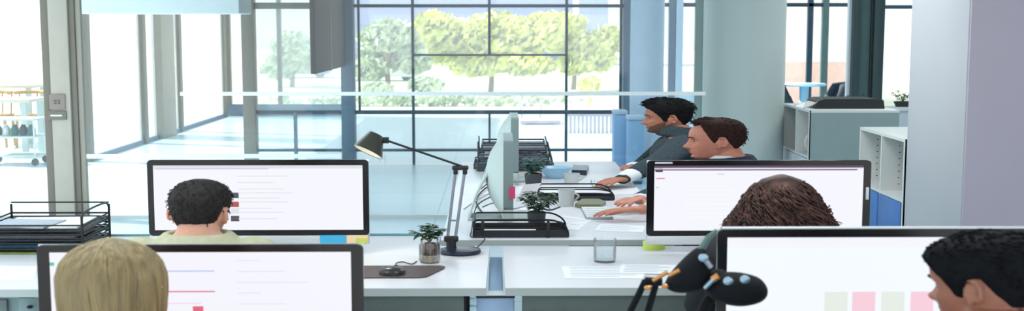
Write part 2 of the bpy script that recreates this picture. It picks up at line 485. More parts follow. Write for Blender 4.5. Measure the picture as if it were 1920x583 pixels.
MB().span((wx(1238, DR), DR - 0.05, 0), (wx(1318, DR), DR + 0.05, wz(172, DR))).build('spandrel', 'column_blue', w5)
MB().span((wx(1182, DR), DR, 0.02), (wx(1830, DR), DR + 0.008, 2.9)).build('glass_pane', 'glass_side', w5)
# door frame between the bright panes
dr = thing('door_1', 'dark green door frame with upright ribs between bright panes', 'door', (wx(1618, 15), 15, 0), kind='structure')
DD = 15.0
def slab(px_a, px_b, Y, dep, z1=2.95): return MB().span((wx(px_a, Y), Y - dep, 0), (wx(px_b, Y), Y + dep, z1), 0.006)
slab(1588, 1602, DD, 0.10).build('jamb', 'door_green', dr)
slab(1602, 1622, DD, 0.05).build('rib', 'frame_green', dr)
slab(1622, 1627, DD, 0.07).build('rib', 'desk_dark', dr)
slab(1627, 1646, DD, 0.10).build('jamb', 'door_green', dr)
slab(1582, 1588, DD, 0.04).build('edge_strip', 'wall_white', dr)
# big pillar
XP, Y0, Y1 = at(1808, 250, 7.0).x, 7.0, 7.98
struct('pillar', MB().span((XP, Y0 + 0.002, 0), (XP + 2.2, Y1, 2.95), 0.004), 'pillar_grey', 'broad pale pillar standing in front of the storage cabinets', 'pillar')
struct('trim_2', MB().span((XP + 0.006, Y0 - 0.02, 0), (XP + 2.2, Y0 + 0.002, 2.95)), 'pillar_mauve', 'mauve facing board on the pillar side towards the desks', 'wall panel')

# ceiling lamps (above the frame)
LAMPS = [(-2.2, 4.2), (1.2, 4.0), (-2.2, 8.2), (1.6, 8.0), (4.3, 10.8), (0.0, 13.4)]
for i, (lx, ly) in enumerate(LAMPS):
    t = thing('ceiling_light', 'square recessed ceiling light panel above the desks', 'ceiling light', (lx, ly, 2.93), 'ceiling lights')
    MB().span((lx - .5, ly - .3, 2.92), (lx + .5, ly + .3, 2.949), 0.005).build('frame', 'wall_white', t)
    ld = bpy.data.lights.new('ceiling_lamp', 'AREA'); ld.shape = 'RECTANGLE'; ld.size = 1.3; ld.size_y = 0.9
    ld.energy = 34; ld.color = (1.0, 0.98, 0.96)
    lo = bpy.data.objects.new('ceiling_lamp', ld); C.objects.link(lo); lo.location = (lx, ly, 2.9)

# ================================================================== OUTSIDE
gr = MB().span((-60, 25.8, -0.5), (60, 30, -0.15)); gr.span((-60, -5, -0.5), (-14, 25.8, -0.15))
gr.span((-3.1, DW + 0.3, -0.5), (60, 25.8, -0.05)); gr.span((-60, 30, -1.6), (60, 160, -1.25))
struct('ground', gr, 'ground', 'bright pale paving outside the windows', 'ground')
struct('lawn', MB().span((-40, 44, -1.25), (40, 75, -1.2)), 'lawn', 'strip of pale lawn under the trees outside', 'lawn')
TY = 55.0
def leaf_quads(mb, c, r, n, size):
    for _ in range(n):
        d = V(RNG.normal(size=3)).normalized(); rad = RNG.random() ** 0.4
        p = V(c) + V((d.x * r[0], d.y * r[1], d.z * r[2])) * rad
        q = V(RNG.normal(size=3)).normalized(); u = q.orthogonal().normalized(); w = q.cross(u)
        s = size * (0.6 + 0.8 * RNG.random())
        mb.add([p - u * s, p + w * s * 0.5, p + u * s, p - w * s * 0.5], [(0, 1, 2, 3)])
def tree(px, base, Y, lobes, label, m='tree_leaf', gz=-1.2, r=0.14):
    bx = at(px, 160, Y).x
    t = thing('tree', label, 'tree', (bx, Y, gz), 'trees outside the window wall')
    tr = MB(); tr.tube(spline([(bx, Y, gz), (bx + .05, Y, gz + .9), (bx - .05, Y, gz + 1.7), (bx, Y, gz + 2.6)], 4), [r * (1 - .04 * i) for i in range(13)], 8)
    cr = MB()
    for (lx, ly, rx, rz) in lobes:
        c = at(lx, ly, Y + RNG.uniform(-1.2, 1.2)); sc = Y / F
        tr.tube([(bx, Y, gz + 1.4), (c + V((bx, Y, gz + 1.8))) / 2, c], [r * .6, r * .4, r * .15], 6)
        leaf_quads(cr, c, (rx * sc, rx * sc * .7, rz * sc), int(220 + rx * rz * .22), 0.24)
    tr.build('trunk', 'bark', t); cr.build('crown', m, t, fix=False, smooth=0)
tree(920, 165, TY, [(850, 65, 70, 32), (930, 55, 65, 34), (900, 100, 70, 28), (1000, 62, 60, 30), (960, 95, 60, 26), (840, 100, 50, 22), (815, 45, 40, 22), (985, 120, 60, 20), (890, 125, 50, 18), (1030, 45, 50, 22)], 'yellow green spreading tree in the centre of the window grid')
tree(1075, 170, TY + 3, [(1040, 70, 45, 28), (1095, 85, 45, 28), (1125, 110, 30, 24), (1080, 120, 35, 20), (1140, 75, 30, 30), (1060, 45, 40, 20)], 'yellow green tree behind the narrow side panes of the grid')
tree(725, 170, TY - 4, [(715, 75, 45, 26), (750, 90, 45, 30), (700, 105, 30, 22), (770, 115, 40, 22), (735, 60, 50, 24), (690, 130, 35, 20)], 'pale green tree behind the narrow pane near the dark post', 'tree_leaf_pale')
tree(548, 175, TY + 6, [(530, 120, 40, 26), (570, 105, 40, 30), (545, 85, 40, 24)], 'pale green tree beside the hanging dark screen', 'tree_leaf_pale')
def bush(px, py, Y, rx, rz, label, m):
    c = at(px, py, Y); sc = Y / F
    mb = MB(); leaf_quads(mb, c, (rx * sc, 1.0, rz * sc), 500, 0.2)
    mb.tube([(c.x, c.y, -1.2), c], [.08, .03], 6)
    tag(mb.build('shrub', m, fix=False, smooth=0), label, 'shrub')
bush(800, 158, 44, 32, 12, 'low dark green shrub under the central tree', 'tree_leaf_pale')
bush(705, 168, 42, 30, 8, 'low shrub at the foot of the pale tree by the dark post', 'tree_leaf_pale')
bush(1105, 158, 44, 18, 10, 'small shrub beside the white path near the corner post', 'tree_leaf')
hedge = MB(); leaf_quads(hedge, (at(800, 172, 46).x, 46, -0.95), (7, .5, .25), 900, 0.14)
tag(hedge.build('hedge', 'tree_leaf_pale', fix=False, smooth=0), 'low clipped hedge running along the pavement outside', 'hedge')
def building(name, label, px_a, px_b, Y, top, m, rows, cols, m2='build_pane', band=None):
    xa, xb = at(px_a, 100, Y).x, at(px_b, 100, Y).x
    t = thing(name, label, 'building', ((xa + xb) / 2, Y, -1.25))
    MB().span((xa, Y, -1.3), (xb, Y + 8, top)).build('wall', m, t)
    if band: MB().span((xa - .02, Y - .05, -1.3), (xb + .02, Y, band)).build('brick_storey', 'build_brick', t)
    for i in range(rows):
        for j in range(cols):
            x = xa + (j + .5) * (xb - xa) / cols; z = (band or 0.4) + 0.5 + i * 2.2
            if z + 1.2 < top: MB().span((x - .35 * (xb - xa) / cols / 1.4, Y - .06, z), (x + .35 * (xb - xa) / cols / 1.4, Y + .05, z + 1.1), 0.02).build('window', m2, t)
building('building', 'grey blue building rising behind the tree beside the grid corner', 1085, 1140, 95, 9.0, 'build_grey', 2, 2)
building('building', 'pale lavender building far behind the trees', 640, 1080, 110, 6.0, 'build_grey', 1, 6)
building('building', 'cream building with pinkish brick storey behind the side window', 1420, 1608, 44, 9.0, 'build_cream', 3, 4, 'car_white', 0.55)
def car(px, py, Y, label, m):
    c = at(px, py, Y); gz = -1.25
    t = thing('car', label, 'car', (c.x, Y, gz))
    prof = [(-2.1, .3), (-2.1, .75), (-1.3, .9), (-.8, 1.4), (.7, 1.4), (1.3, .9), (2.1, .8), (2.1, .3)]
    M = Matrix.Translation(V((c.x, Y + .8, gz))) @ Matrix.Rotation(PI / 2, 4, 'X')
    MB().prism(prof, -.0, 1.6, M).build('body', m, t)
    MB().prism([(-1.1, .95), (-.72, 1.3), (.62, 1.3), (1.05, .95)], -.02, 1.62, M).build('window_band', 'build_pane', t)
    for sx in (-1.3, 1.3):
        MB().lathe([(0, 0), (.33, 0), (.33, .2), (0, .2)], (c.x + sx, Y + .95, gz + .33), 16, M=Matrix.Rotation(PI / 2, 4, 'X')).build('wheel', 'black', t)
car(718, 130, 68, 'white car parked behind the pale tree', 'car_white')
car(555, 90, 72, 'blue car parked beyond the narrow window by the dark screen', 'car_blue')
# low fence and bench outside on the terrace
fx0, fx1 = at(1062, 292, 21).x, at(1160, 292, 21).x
fb = thing('terrace_fence', 'low pinkish slat fence outside by the window corner', 'fence', ((fx0 + fx1) / 2, 21, -0.05))
m_ = MB(); m_.span((fx0, 20.97, .3), (fx1, 21.03, .36))
for i in range(14):
    x = fx0 + (fx1 - fx0) * i / 13; m_.span((x - .02, 20.98, -.05), (x + .02, 21.02, .33))
m_.build('slat_panel', 'rail_pink', fb)
bn0, bn1 = at(975, 262, 23).x, at(1050, 262, 23).x
bn = thing('garden_bench', 'pale bench standing outside on the bright terrace', 'bench', ((bn0 + bn1) / 2, 23, -0.05))
MB().span((bn0, 22.8, .02), (bn1, 23.3, .08), .01).build('seat', 'rail_pink', bn)
for x in (bn0 + .08, bn1 - .08): MB().span((x - .04, 22.82, -.05), (x + .04, 23.28, .02)).build('leg', 'rail_pink', bn)
MB().tube(spline([(bn0 + .05, 23.28, .06), (bn0 + .05, 23.34, .35), (bn0 + .4, 23.36, .4), (bn0 + .4, 23.3, .06)], 6), .015, 6).build('armrest', 'rail_pink', bn)

# ================================================================== AREA BEYOND THE PARTITION
def px_len(px, Y): return px * Y / F
# pale tables with wooden chairs and trolley past the post
def long_table(px_a, px_b, py, Y, label, m='table_white'):
    a = at(px_a, py, Y); b = at(px_b, py, Y)
    t = thing('long_table', label, 'table', ((a.x + b.x) / 2, Y, 0))
    MB().span((a.x, Y - .35, a.z - .05), (b.x, Y + .35, a.z), .01).build('tabletop', m, t)
    for x in (a.x + .1, b.x - .1):
        for y in (-.3, .3): MB().span((x - .04, Y + y - .03, 0), (x + .04, Y + y + .03, a.z - .05)).build('leg', 'alu_pale', t)
    return a.z
long_table(-60, 78, 158, 19.5, 'white high table farthest behind the partition post')
long_table(-70, 72, 184, 17.6, 'white worktable with wooden chairs beyond the partition post', 'table_white')
def wood_chair(px, Y, label, hz):
    x = at(px, 250, Y).x
    t = thing('wooden_chair', label, 'chair', (x, Y, 0), 'wooden chairs past the post')
    MB().box((x, Y, .5), (.42, .38, .04), .015).build('seat', 'wood', t)
    for sx in (-.18, .18):
        for sy in (-.15, .15): MB().tube([(x + sx * 1.1, Y + sy * 1.1, 0), (x + sx, Y + sy, .49)], [.018, .024], 8, 1.2).build('leg', 'wood', t)
    arc = [(x + .23 * math.cos(a_), Y + .24 * math.sin(a_), hz) for a_ in [PI * k / 10 for k in range(-1, 12)]]
    m = MB(); m.tube(arc, .03, 8); 
    for k in (2, 6, 10): m.tube([(arc[k][0] * .9 + x * .1, arc[k][1] * .9 + Y * .1, .5), arc[k]], .014, 6)
    m.build('backrest', 'wood', t)
wood_chair(62, 18.7, 'pale wooden chair closest to the partition post', .86)
wood_chair(-4, 18.7, 'pale wooden chair farther along the white worktable', .86)
# wheeled trolley
TYY = 16.3
xa, xb = at(-20, 250, TYY).x, at(78, 250, TYY).x
tl = thing('trolley', 'pale wheeled trolley with shelves past the partition post', 'trolley', ((xa + xb) / 2, TYY, 0))
for z in (.12, .38, .62): MB().span((xa, TYY - .22, z), (xb, TYY + .22, z + .025), .005).build('shelf', 'alu_pale', tl)
for x in (xa + .03, xb - .03):
    for y in (-.19, .19):
        MB().tube([(x, TYY + y, .1), (x, TYY + y, .66)], .014, 8).build('upright', 'alu', tl)
        MB().lathe([(0, -.012), (.05, -.012), (.05, .012), (0, .012)], (x, TYY + y, .05), 16, M=Matrix.Rotation(PI / 2, 4, 'X')).build('wheel', 'chair_dark', tl)
for i, (fx, c) in enumerate(((.2, 'chair_dark'), (.36, 'alu'), (.52, 'leaf_teal'), (.68, 'chair_dark'), (.84, 'leaf_teal'))):
    x = xa + (xb - xa) * fx
    lb = ('dark jar', 'grey jar', 'teal jar', 'smaller dark jar', 'teal jar at the end')[i]
    tag(MB().lathe([(0, 0), (.05, 0), (.055, .06), (.05, .11), (.03, .13), (.03, .15), (0, .15)], (x, TYY - .05, .405), 14, 1.0).build('storage_jar', c), lb + ' on the middle shelf of the pale trolley', 'jar', 'jars on the trolley')
# bluish upright bins at the window corner
for px_a, px_b, top, Y, lb in ((1150, 1174, 206, 14.6, 'narrow pale blue bin standing against the window corner post'), (1176, 1206, 216, 14.2, 'wider pale blue bin in front of the slim column')):
    a_, b_ = at(px_a, top, Y), at(px_b, top, Y)
    t = thing('recycling_bin', lb, 'bin', ((a_.x + b_.x) / 2, Y, 0))
    MB().span((a_.x, Y - .14, .04), (b_.x, Y + .14, a_.z - .05), .012).build('body', 'bin_blue', t)
    MB().span((a_.x - .008, Y - .148, a_.z - .05), (b_.x + .008, Y + .148, a_.z), .012).build('lid', 'column_blue', t)
    MB().span((a_.x + .02, Y - .12, 0), (b_.x - .02, Y + .12, .04)).build('plinth', 'frame_dark', t)
# cafe table and chairs beyond the side windows
TB = 17.0
c = at(1508, 156, TB)
t = thing('cafe_table', 'round pale blue cafe table past the round column', 'table', (c.x, TB, 0))
MB().lathe([(0, c.z - .04), (.30, c.z - .04), (.32, c.z - .02), (.30, c.z), (0, c.z)], (c.x, TB, 0), 36, 1.0, .8).build('tabletop', 'table_blue', t)
MB().lathe([(0, 0), (.05, 0), (.04, .5), (.05, c.z - .04), (0, c.z - .04)], (c.x, TB, 0), 16, 1.4).build('pedestal', 'table_blue', t)
MB().lathe([(0, 0), (.14, 0), (.12, .03), (0, .04)], (c.x, TB, 0), 24).build('foot', 'alu', t)
def shell_chair(px, Y, s, label):
    x = at(px, 250, Y).x
    t = thing('shell_chair', label, 'chair', (x, Y, 0), 'dark chairs around the cafe table')
    m = MB(); top = at(px, 149, Y).z; sz = at(px, 192, Y).z
    n = 12
    for i in range(n):
        for k in range(8):
            pass
    vs = []; fs = []
    for i in range(9):
        u = i / 8
        z = sz + (top - sz) * u ** 1.2
        hw = .30 - .1 * u ** 3
        for k in range(11):
            a_ = (k / 10 - .5) * PI * .95
            vs.append((x + s * (.34 * math.cos(a_) - .34 + .12 * u) + 0, Y + hw * math.sin(a_), z + (0.0 if u < .5 else -.12 * abs(k / 10 - .5) * u)))
    for i in range(8):
        for k in range(10): fs.append((i * 11 + k, i * 11 + k + 1, (i + 1) * 11 + k + 1, (i + 1) * 11 + k))
    m.add(vs, fs); o = m.build('backrest', 'chair_dark', t)
    md = o.modifiers.new('thickness', 'SOLIDIFY'); md.thickness = .02
    MB().box((x - s * .14, Y, sz - .02), (.34, .44, .05), .02).build('seat', 'chair_dark', t)
    for dx in (-.18, .18):
        for dy in (-.18, .18): MB().tube([(x - s * .14 + dx * .8, Y + dy, 0), (x - s * .14 + dx * .6, Y + dy, sz - .03)], .016, 8).build('leg', 'chair_black', t)
shell_chair(1590, TB - .1, 1, 'dark shell chair beside the green door frame')
shell_chair(1438, TB + .1, -1, 'dark shell chair partly behind the round column')

# plants generic --------------------------------------------------
def leaf(mb, p, d, L, w, droop=.3):
    d = V(d).normalized(); side = d.cross(V((0, 0, 1)))
    side = side.normalized() if side.length > 1e-3 else V((1, 0, 0))
    up = side.cross(d)
    P = V(p); vs = []
    for u, ww in ((0, .08), (.3, .9), (.6, 1), (.85, .55), (1, 0.03)):
        c = P + d * (L * u) - V((0, 0, droop * L * u * u))
        vs += [c - side * w * ww, c + up * w * .25 * ww, c + side * w * ww]
    fs = []
    for i in range(4):
        for k in range(2): fs.append((i * 3 + k, i * 3 + k + 1, (i + 1) * 3 + k + 1, (i + 1) * 3 + k))
    mb.add(vs, fs)
def plant(loc, stems, L, w, parent, lm, hgt, spread, seed, xs=1.6):
    r = random.Random(seed); st = MB(); lf = MB(); loc = V(loc)
    for i in range(stems):
        a = 2 * PI * i / stems + r.uniform(-.4, .4); sp = spread * r.uniform(.3, 1)
        tip = loc + V((math.cos(a) * sp * xs, math.sin(a) * sp, hgt * r.uniform(.55, 1)))
        mid = loc + (tip - loc) * .5 + V((0, 0, hgt * .12))
        pts = spline([loc, mid, tip], 5)
        st.tube(pts, [.003 - .0015 * k / 10 for k in range(len(pts))], 5)
        for k in range(3, len(pts)):
            for q in (-1, 1):
                aa = a + q * r.uniform(.5, 1.3)
                leaf(lf, pts[k], (math.cos(aa) * xs, math.sin(aa), r.uniform(-.1, .6)), L * r.uniform(.6, 1.1), w, r.uniform(.1, .6))
    st.build('stem', 'stem', parent); return lf.build('foliage', lm, parent, fix=False)

# ================================================================== STORAGE CABINETS
def cabinet(xf, yn, yf, top, depth, div, label, door):
    """open shelves facing -X on top of doors; two bays along Y."""
    t = thing('storage_cabinet', label, 'cabinet', (xf, yn, 0), 'low storage cabinets by the pillar')
    tk = .022
    MB().span((xf, yn, top - tk), (xf + depth, yf, top)).build('top_board', 'cab_white', t)
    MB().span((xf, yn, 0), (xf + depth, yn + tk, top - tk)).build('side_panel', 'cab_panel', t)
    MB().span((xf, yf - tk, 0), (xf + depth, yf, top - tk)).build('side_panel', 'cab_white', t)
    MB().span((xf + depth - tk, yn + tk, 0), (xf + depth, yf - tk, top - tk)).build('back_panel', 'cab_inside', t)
    MB().span((xf + .004, yn + tk, div - tk), (xf + depth - tk, yf - tk, div)).build('shelf', 'cab_white', t)
    MB().span((xf + .004, yn + tk, .03), (xf + depth - tk, yf - tk, .06)).build('bottom_board', 'cab_white', t)
    ym = (yn + yf) / 2
    MB().span((xf + .002, ym - tk / 2, .06), (xf + depth - tk, ym + tk / 2, top - tk)).build('divider', 'cab_white', t)
    MB().span((xf - .004, yn, 0), (xf + .012, yn + tk, top)).build('edge_strip', 'cab_white', t)
    for ya, yb in ((yn + tk, ym - tk / 2), (ym + tk / 2, yf - tk)):
        MB().span((xf - .012, ya + .004, .065), (xf + .004, yb - .004, div - tk - .003), .003).build('door', door, t)
        h = MB()
        for k in range(8): h.ball((xf + .14, yb - .0, div + .05 + k * (top - div - .1) / 7), (.007, .002, .004), 8); h.ball((xf + .34, yb, div + .05 + k * (top - div - .1) / 7), (.007, .002, .004), 8)
        h.build('shelf_pin_holes', 'hole', t)
    return t
cabinet(at(1698, 262, 8.3).x, 8.3, 9.36, 1.10, .9, .66, 'white cabinet with blue doors tucked behind the pillar', 'cab_blue')
cabinet(at(1518.5, 207, 11.15).x, 11.15, 12.2, 1.105, .86, .66, 'grey sided open cabinet carrying the black case', 'cab_pale')
# black case on far cabinet
YC = 11.35
pts = [(1512, 204), (1522, 200), (1534, 190), (1546, 186), (1642, 185.5), (1657, 188), (1659, 204)]
c0 = at(1585, 205, YC)
bc = thing('document_case', 'black curved top case lying on the grey sided cabinet', 'case', (c0.x, YC, 1.105))
poly = [(at(a_, b_, YC).x, at(a_, b_, YC).z) for a_, b_ in pts]
zmin = 1.106
poly = [(x, max(z, zmin)) for x, z in poly]; poly[0] = (poly[0][0], zmin); poly[-1] = (poly[-1][0], zmin)
M = Matrix.Rotation(PI / 2, 4, 'X')
MB().prism(poly[2:] + [(poly[2][0] - .03, zmin)], -(YC + .42), -(YC + .0), M).build('body', 'case_black', bc)
for y in (YC + .02, YC + .38):
    MB().tube([(poly[0][0] - .03, y, zmin + .006), (poly[1][0], y, zmin + .03), (poly[2][0] + .01, y, poly[2][1])], .006, 6).build('clear_flap_rim', 'alu', bc)
MB().quad((poly[0][0] - .03, YC + .02, zmin + .004), (poly[2][0], YC + .02, poly[2][1] - .01), (poly[2][0], YC + .38, poly[2][1] - .01), (poly[0][0] - .03, YC + .38, zmin + .004)).build('clear_flap', 'clear_glass', bc)
# white round binder in the open bay of the far cabinet
xx = at(1518.5, 207, 11.15).x
tag(MB().lathe([(0, 0), (.075, 0), (.075, .05), (.045, .05), (.045, .012), (0, .012)], (xx + .13, 11.46, .77), 24, M=Matrix.Rotation(PI / 2, 4, 'X') @ Matrix.Diagonal((1.3, 1.3, 1.3, 1))).build('tape_reel', 'cab_white'), 'white round reel lying in the open bay of the grey sided cabinet', 'reel')
# planter ledge past cabinets with small plants
lz = at(1690, 200, 13.2).z
lg = thing('planter_ledge', 'white ledge behind the cabinets carrying small plants', 'ledge', (at(1650, 200, 13.2).x, 13.2, 0))
MB().span((at(1575, 200, 13.2).x, 13.05, lz - .04), (at(1760, 200, 13.2).x, 13.4, lz), .005).build('top_board', 'cab_white', lg)
MB().span((at(1578, 200, 13.2).x, 13.08, 0), (at(1757, 200, 13.2).x, 13.38, lz - .04)).build('front_panel', 'cab_pale', lg)
for px, sp, hh, lb, pm in ((1600, .10, .10, 'low dark leaved plant in a grey pot before the green door frame', 'pot_pale'), (1692, .07, .13, 'sparse twiggy plant in a dark dish before the bright pane', 'pot_dark')):
    p = at(px, 200, 13.2); t = thing('potted_plant', lb, 'plant', (p.x, 13.2, lz))
    MB().lathe([(0, 0), (.05, 0), (.07, .06), (.06, .06), (.055, .045), (0, .045)], (p.x, 13.2, lz), 20, 1.5).build('pot', pm, t)
    plant((p.x, 13.2, lz + .045), 6, .06, .012, t, 'leaf_dark', hh, sp, int(px))

# ================================================================== DESKS
ZD = .74
def desk_legs(t, spots, h):
    for x, y in spots:
        MB().span((x - .045, y - .03, 0), (x + .045, y + .03, h), .004).build('leg', 'desk_dark', t)
YA = atz(800, 540, ZD).y; YB = atz(960, 462, ZD).y; YL = atz(760, 442, ZD).y
xl = lambda px, py: atz(px, py, ZD).x
# bench desk (left)
XL0 = -2.75
pd0, pd1 = at(-30, 560, YA + .15).x, at(76, 560, YA + .15).x
XA, XB = xl(911, 540), xl(918, 462)
XN = atz(850, 364, .755).x - .012
polyL = [(XL0, YA), (XA, YA), (XB, YB), (XN, YB), (XN, YL), (XL0, YL)]
dl = thing('bench_desk', 'white bench desk carrying the desk lamp and mouse mat', 'desk', ((XL0 + XA) / 2, YA, 0), 'white bench desks')
MB().prism(polyL, ZD - .036, ZD).build('tabletop', 'desk_pale', dl)
MB().span((XL0, YA - .004, ZD - .036), (XA, YA, ZD - .002)).build('edge_band', 'desk_edge', dl)
MB().span((XL0, YL, ZD - .05), (XN, YL + .012, ZD + .012)).build('glass_lip', 'teal_edge', dl)
MB().span((pd1 + .02, YA + .05, .30), (XA - .10, YA + .07, ZD - .036)).build('modesty_panel', 'desk_under', dl)
MB().span((pd1 + .02, YA + .03, ZD - .13), (XA - .10, YA + .05, ZD - .12)).build('cross_rail', 'desk_under', dl)
desk_legs(dl, ((XA - .14, YA + .2), (XA - .14, YB - .1), (XL0 + .08, YA + .2), (XL0 + .08, YB - .1)), ZD - .036)
# bench desk (right)
XR1 = 2.25
XC, XD_ = xl(947, 540), xl(943, 462)
drr = thing('bench_desk', 'white bench desk carrying the water glass and printed papers', 'desk', ((XC + XR1) / 2, YA, 0), 'white bench desks')
MB().prism([(XC, YA), (XR1, YA), (XR1, YB), (XD_, YB)], ZD - .036, ZD).build('tabletop', 'desk_pale', drr)
MB().span((XC, YA - .004, ZD - .036), (XR1, YA, ZD - .002)).build('edge_band', 'desk_edge', drr)
MB().span((XC + .08, YA + .05, .30), (XR1 - .1, YA + .07, ZD - .036)).build('modesty_panel', 'desk_under', drr)
MB().span((XC + .08, YA + .03, ZD - .13), (XR1 - .1, YA + .05, ZD - .12)).build('cross_rail', 'desk_under', drr)
desk_legs(drr, ((XC + .14, YA + .2), (XC + .14, YB - .1), (XR1 - .08, YA + .2), (XR1 - .08, YB - .1)), ZD - .036)
# steel cable trunk in the gap
tk = thing('cable_trunk', 'blue grey steel cable trunk in the gap between the bench desks', 'cable trunk', ((XB + XD_) / 2, YA, 0))
xm = (XA + XC) / 2
MB().span((xm - .034, YA + .115, ZD - .10), (xm + .034, YB + .02, ZD - .06), .004).build('channel', 'steel_blue', tk)
MB().span((xm - .085, YA + .03, 0), (xm + .085, YA + .09, .688), .006).build('post_panel', 'steel_blue', tk)
MB().span((xm - .088, YA + .02, .688), (xm + .088, YA + .10, .700), .004).build('bracket', 'desk_dark', tk)
MB().span((xm - .09, YA + .015, .700), (xm + .09, YA + .11, .7035), .004).build('top_plate', 'alu', tk)
# men's desks
ZM = .755
YM0 = atz(960, 449, ZM).y; YM1 = atz(1100, 364, ZM).y; YM2 = 9.95
XM0 = atz(850, 364, ZM).x; XM1 = atz(1206, 364, ZM).x
for ya, yb, lb in ((YM0, YM1 - .006, 'white desk where the auburn haired man types'), (YM1 + .006, YM2, 'white desk where the bearded man works')):
    t = thing('office_desk', lb, 'desk', ((XM0 + XM1) / 2, ya, 0), 'white desks of the two men')
    MB().span((XM0, ya, ZM - .034), (XM1, yb, ZM), .004).build('tabletop', 'desk_top', t)
    MB().span((XM0, ya - .003, ZM - .034), (XM1, ya + .003, ZM - .003)).build('edge_band', 'desk_edge', t)
    for x in (XM0 + .07, XM1 - .07):
        for y in (ya + .1, yb - .1): MB().span((x - .04, y - .03, 0), (x + .04, y + .03, ZM - .034), .004).build('leg', 'alu', t)
# front desk under the nearest monitors
fd = thing('bench_desk', 'white bench desk under the nearest monitors', 'desk', (-.3, 3.75, 0), 'white bench desks')
MB().span((-2.6, 3.72, ZD - .036), (2.4, 4.42, ZD), .004).build('tabletop', 'desk_top', fd)
desk_legs(fd, ((-2.5, 3.85), (-2.5, 4.32), (2.3, 3.85), (2.3, 4.32), (0.2, 4.3)), ZD - .036)
# pedestal drawers under the left bench
pd = thing('drawer_pedestal', 'grey drawer pedestal with dark knobs under the bench desk', 'pedestal', ((pd0 + pd1) / 2, YA + .2, 0))
MB().span((pd0, YA + .15, .05), (pd1, YA + .3, ZD - .05), .006).build('carcass', 'cab_panel', pd)
for i in range(3):
    z0 = .08 + i * .2
    d_ = MB().span((at(34, 560, YA + .13).x, YA + .13, z0), (pd1 - .01, YA + .15, z0 + .19), .004).build('drawer', 'cab_panel', pd)
    MB().ball((at(55, 560, YA + .12).x, YA + .12, z0 + .15), (.014, .012, .008), 10).build('knob', 'black', d_)
MB().span((pd0 + .01, YA + .13, .08), (at(12, 560, YA + .13).x, YA + .15, ZD - .08), .004).build('door', 'desk_under', pd)
MB().box((0.5 * (pd0 + pd1), YA + .22, .025), (pd1 - pd0 - .1, .12, .05)).build('plinth', 'desk_dark', pd)

# ================================================================== MONITORS
def frame_ring(mb, W, H, inner, r_out, dy0, dy1, z0):
    """rectangular bezel ring in XZ with rounded outer corners, inner=(x0,x1,z0,z1)."""
    n = 6; outer = []
    for cxx, czz, a0 in ((W / 2 - r_out * KX * .7, H - r_out, 0), (-W / 2 + r_out * KX * .7, H - r_out, PI / 2), (-W / 2 + r_out * KX * .7, r_out, PI), (W / 2 - r_out * KX * .7, r_out, 3 * PI / 2)):
        for k in range(n + 1):
            a_ = a0 + PI / 2 * k / n
            outer.append((cxx + r_out * KX * .7 * math.cos(a_), czz + r_out * math.sin(a_)))
    x0, x1, a, b = inner; inn = []
    for cxx, czz in ((x1, b), (x0, b), (x0, a), (x1, a)):
        inn += [(cxx, czz)] * (n + 1)
    m = len(outer); vs = []
    for y in (dy0, dy1):
        vs += [(x, y, z + z0) for x, z in outer] + [(x, y, z + z0) for x, z in inn]
    fs = []
    for i in range(m):
        j = (i + 1) % m
        fs += [(i, j, m + j, m + i), (2 * m + i, 3 * m + i, 3 * m + j, 2 * m + j), (i, 2 * m + i, 2 * m + j, j), (m + i, m + j, 3 * m + j, 3 * m + i)]
    mb.add(vs, fs); return mb
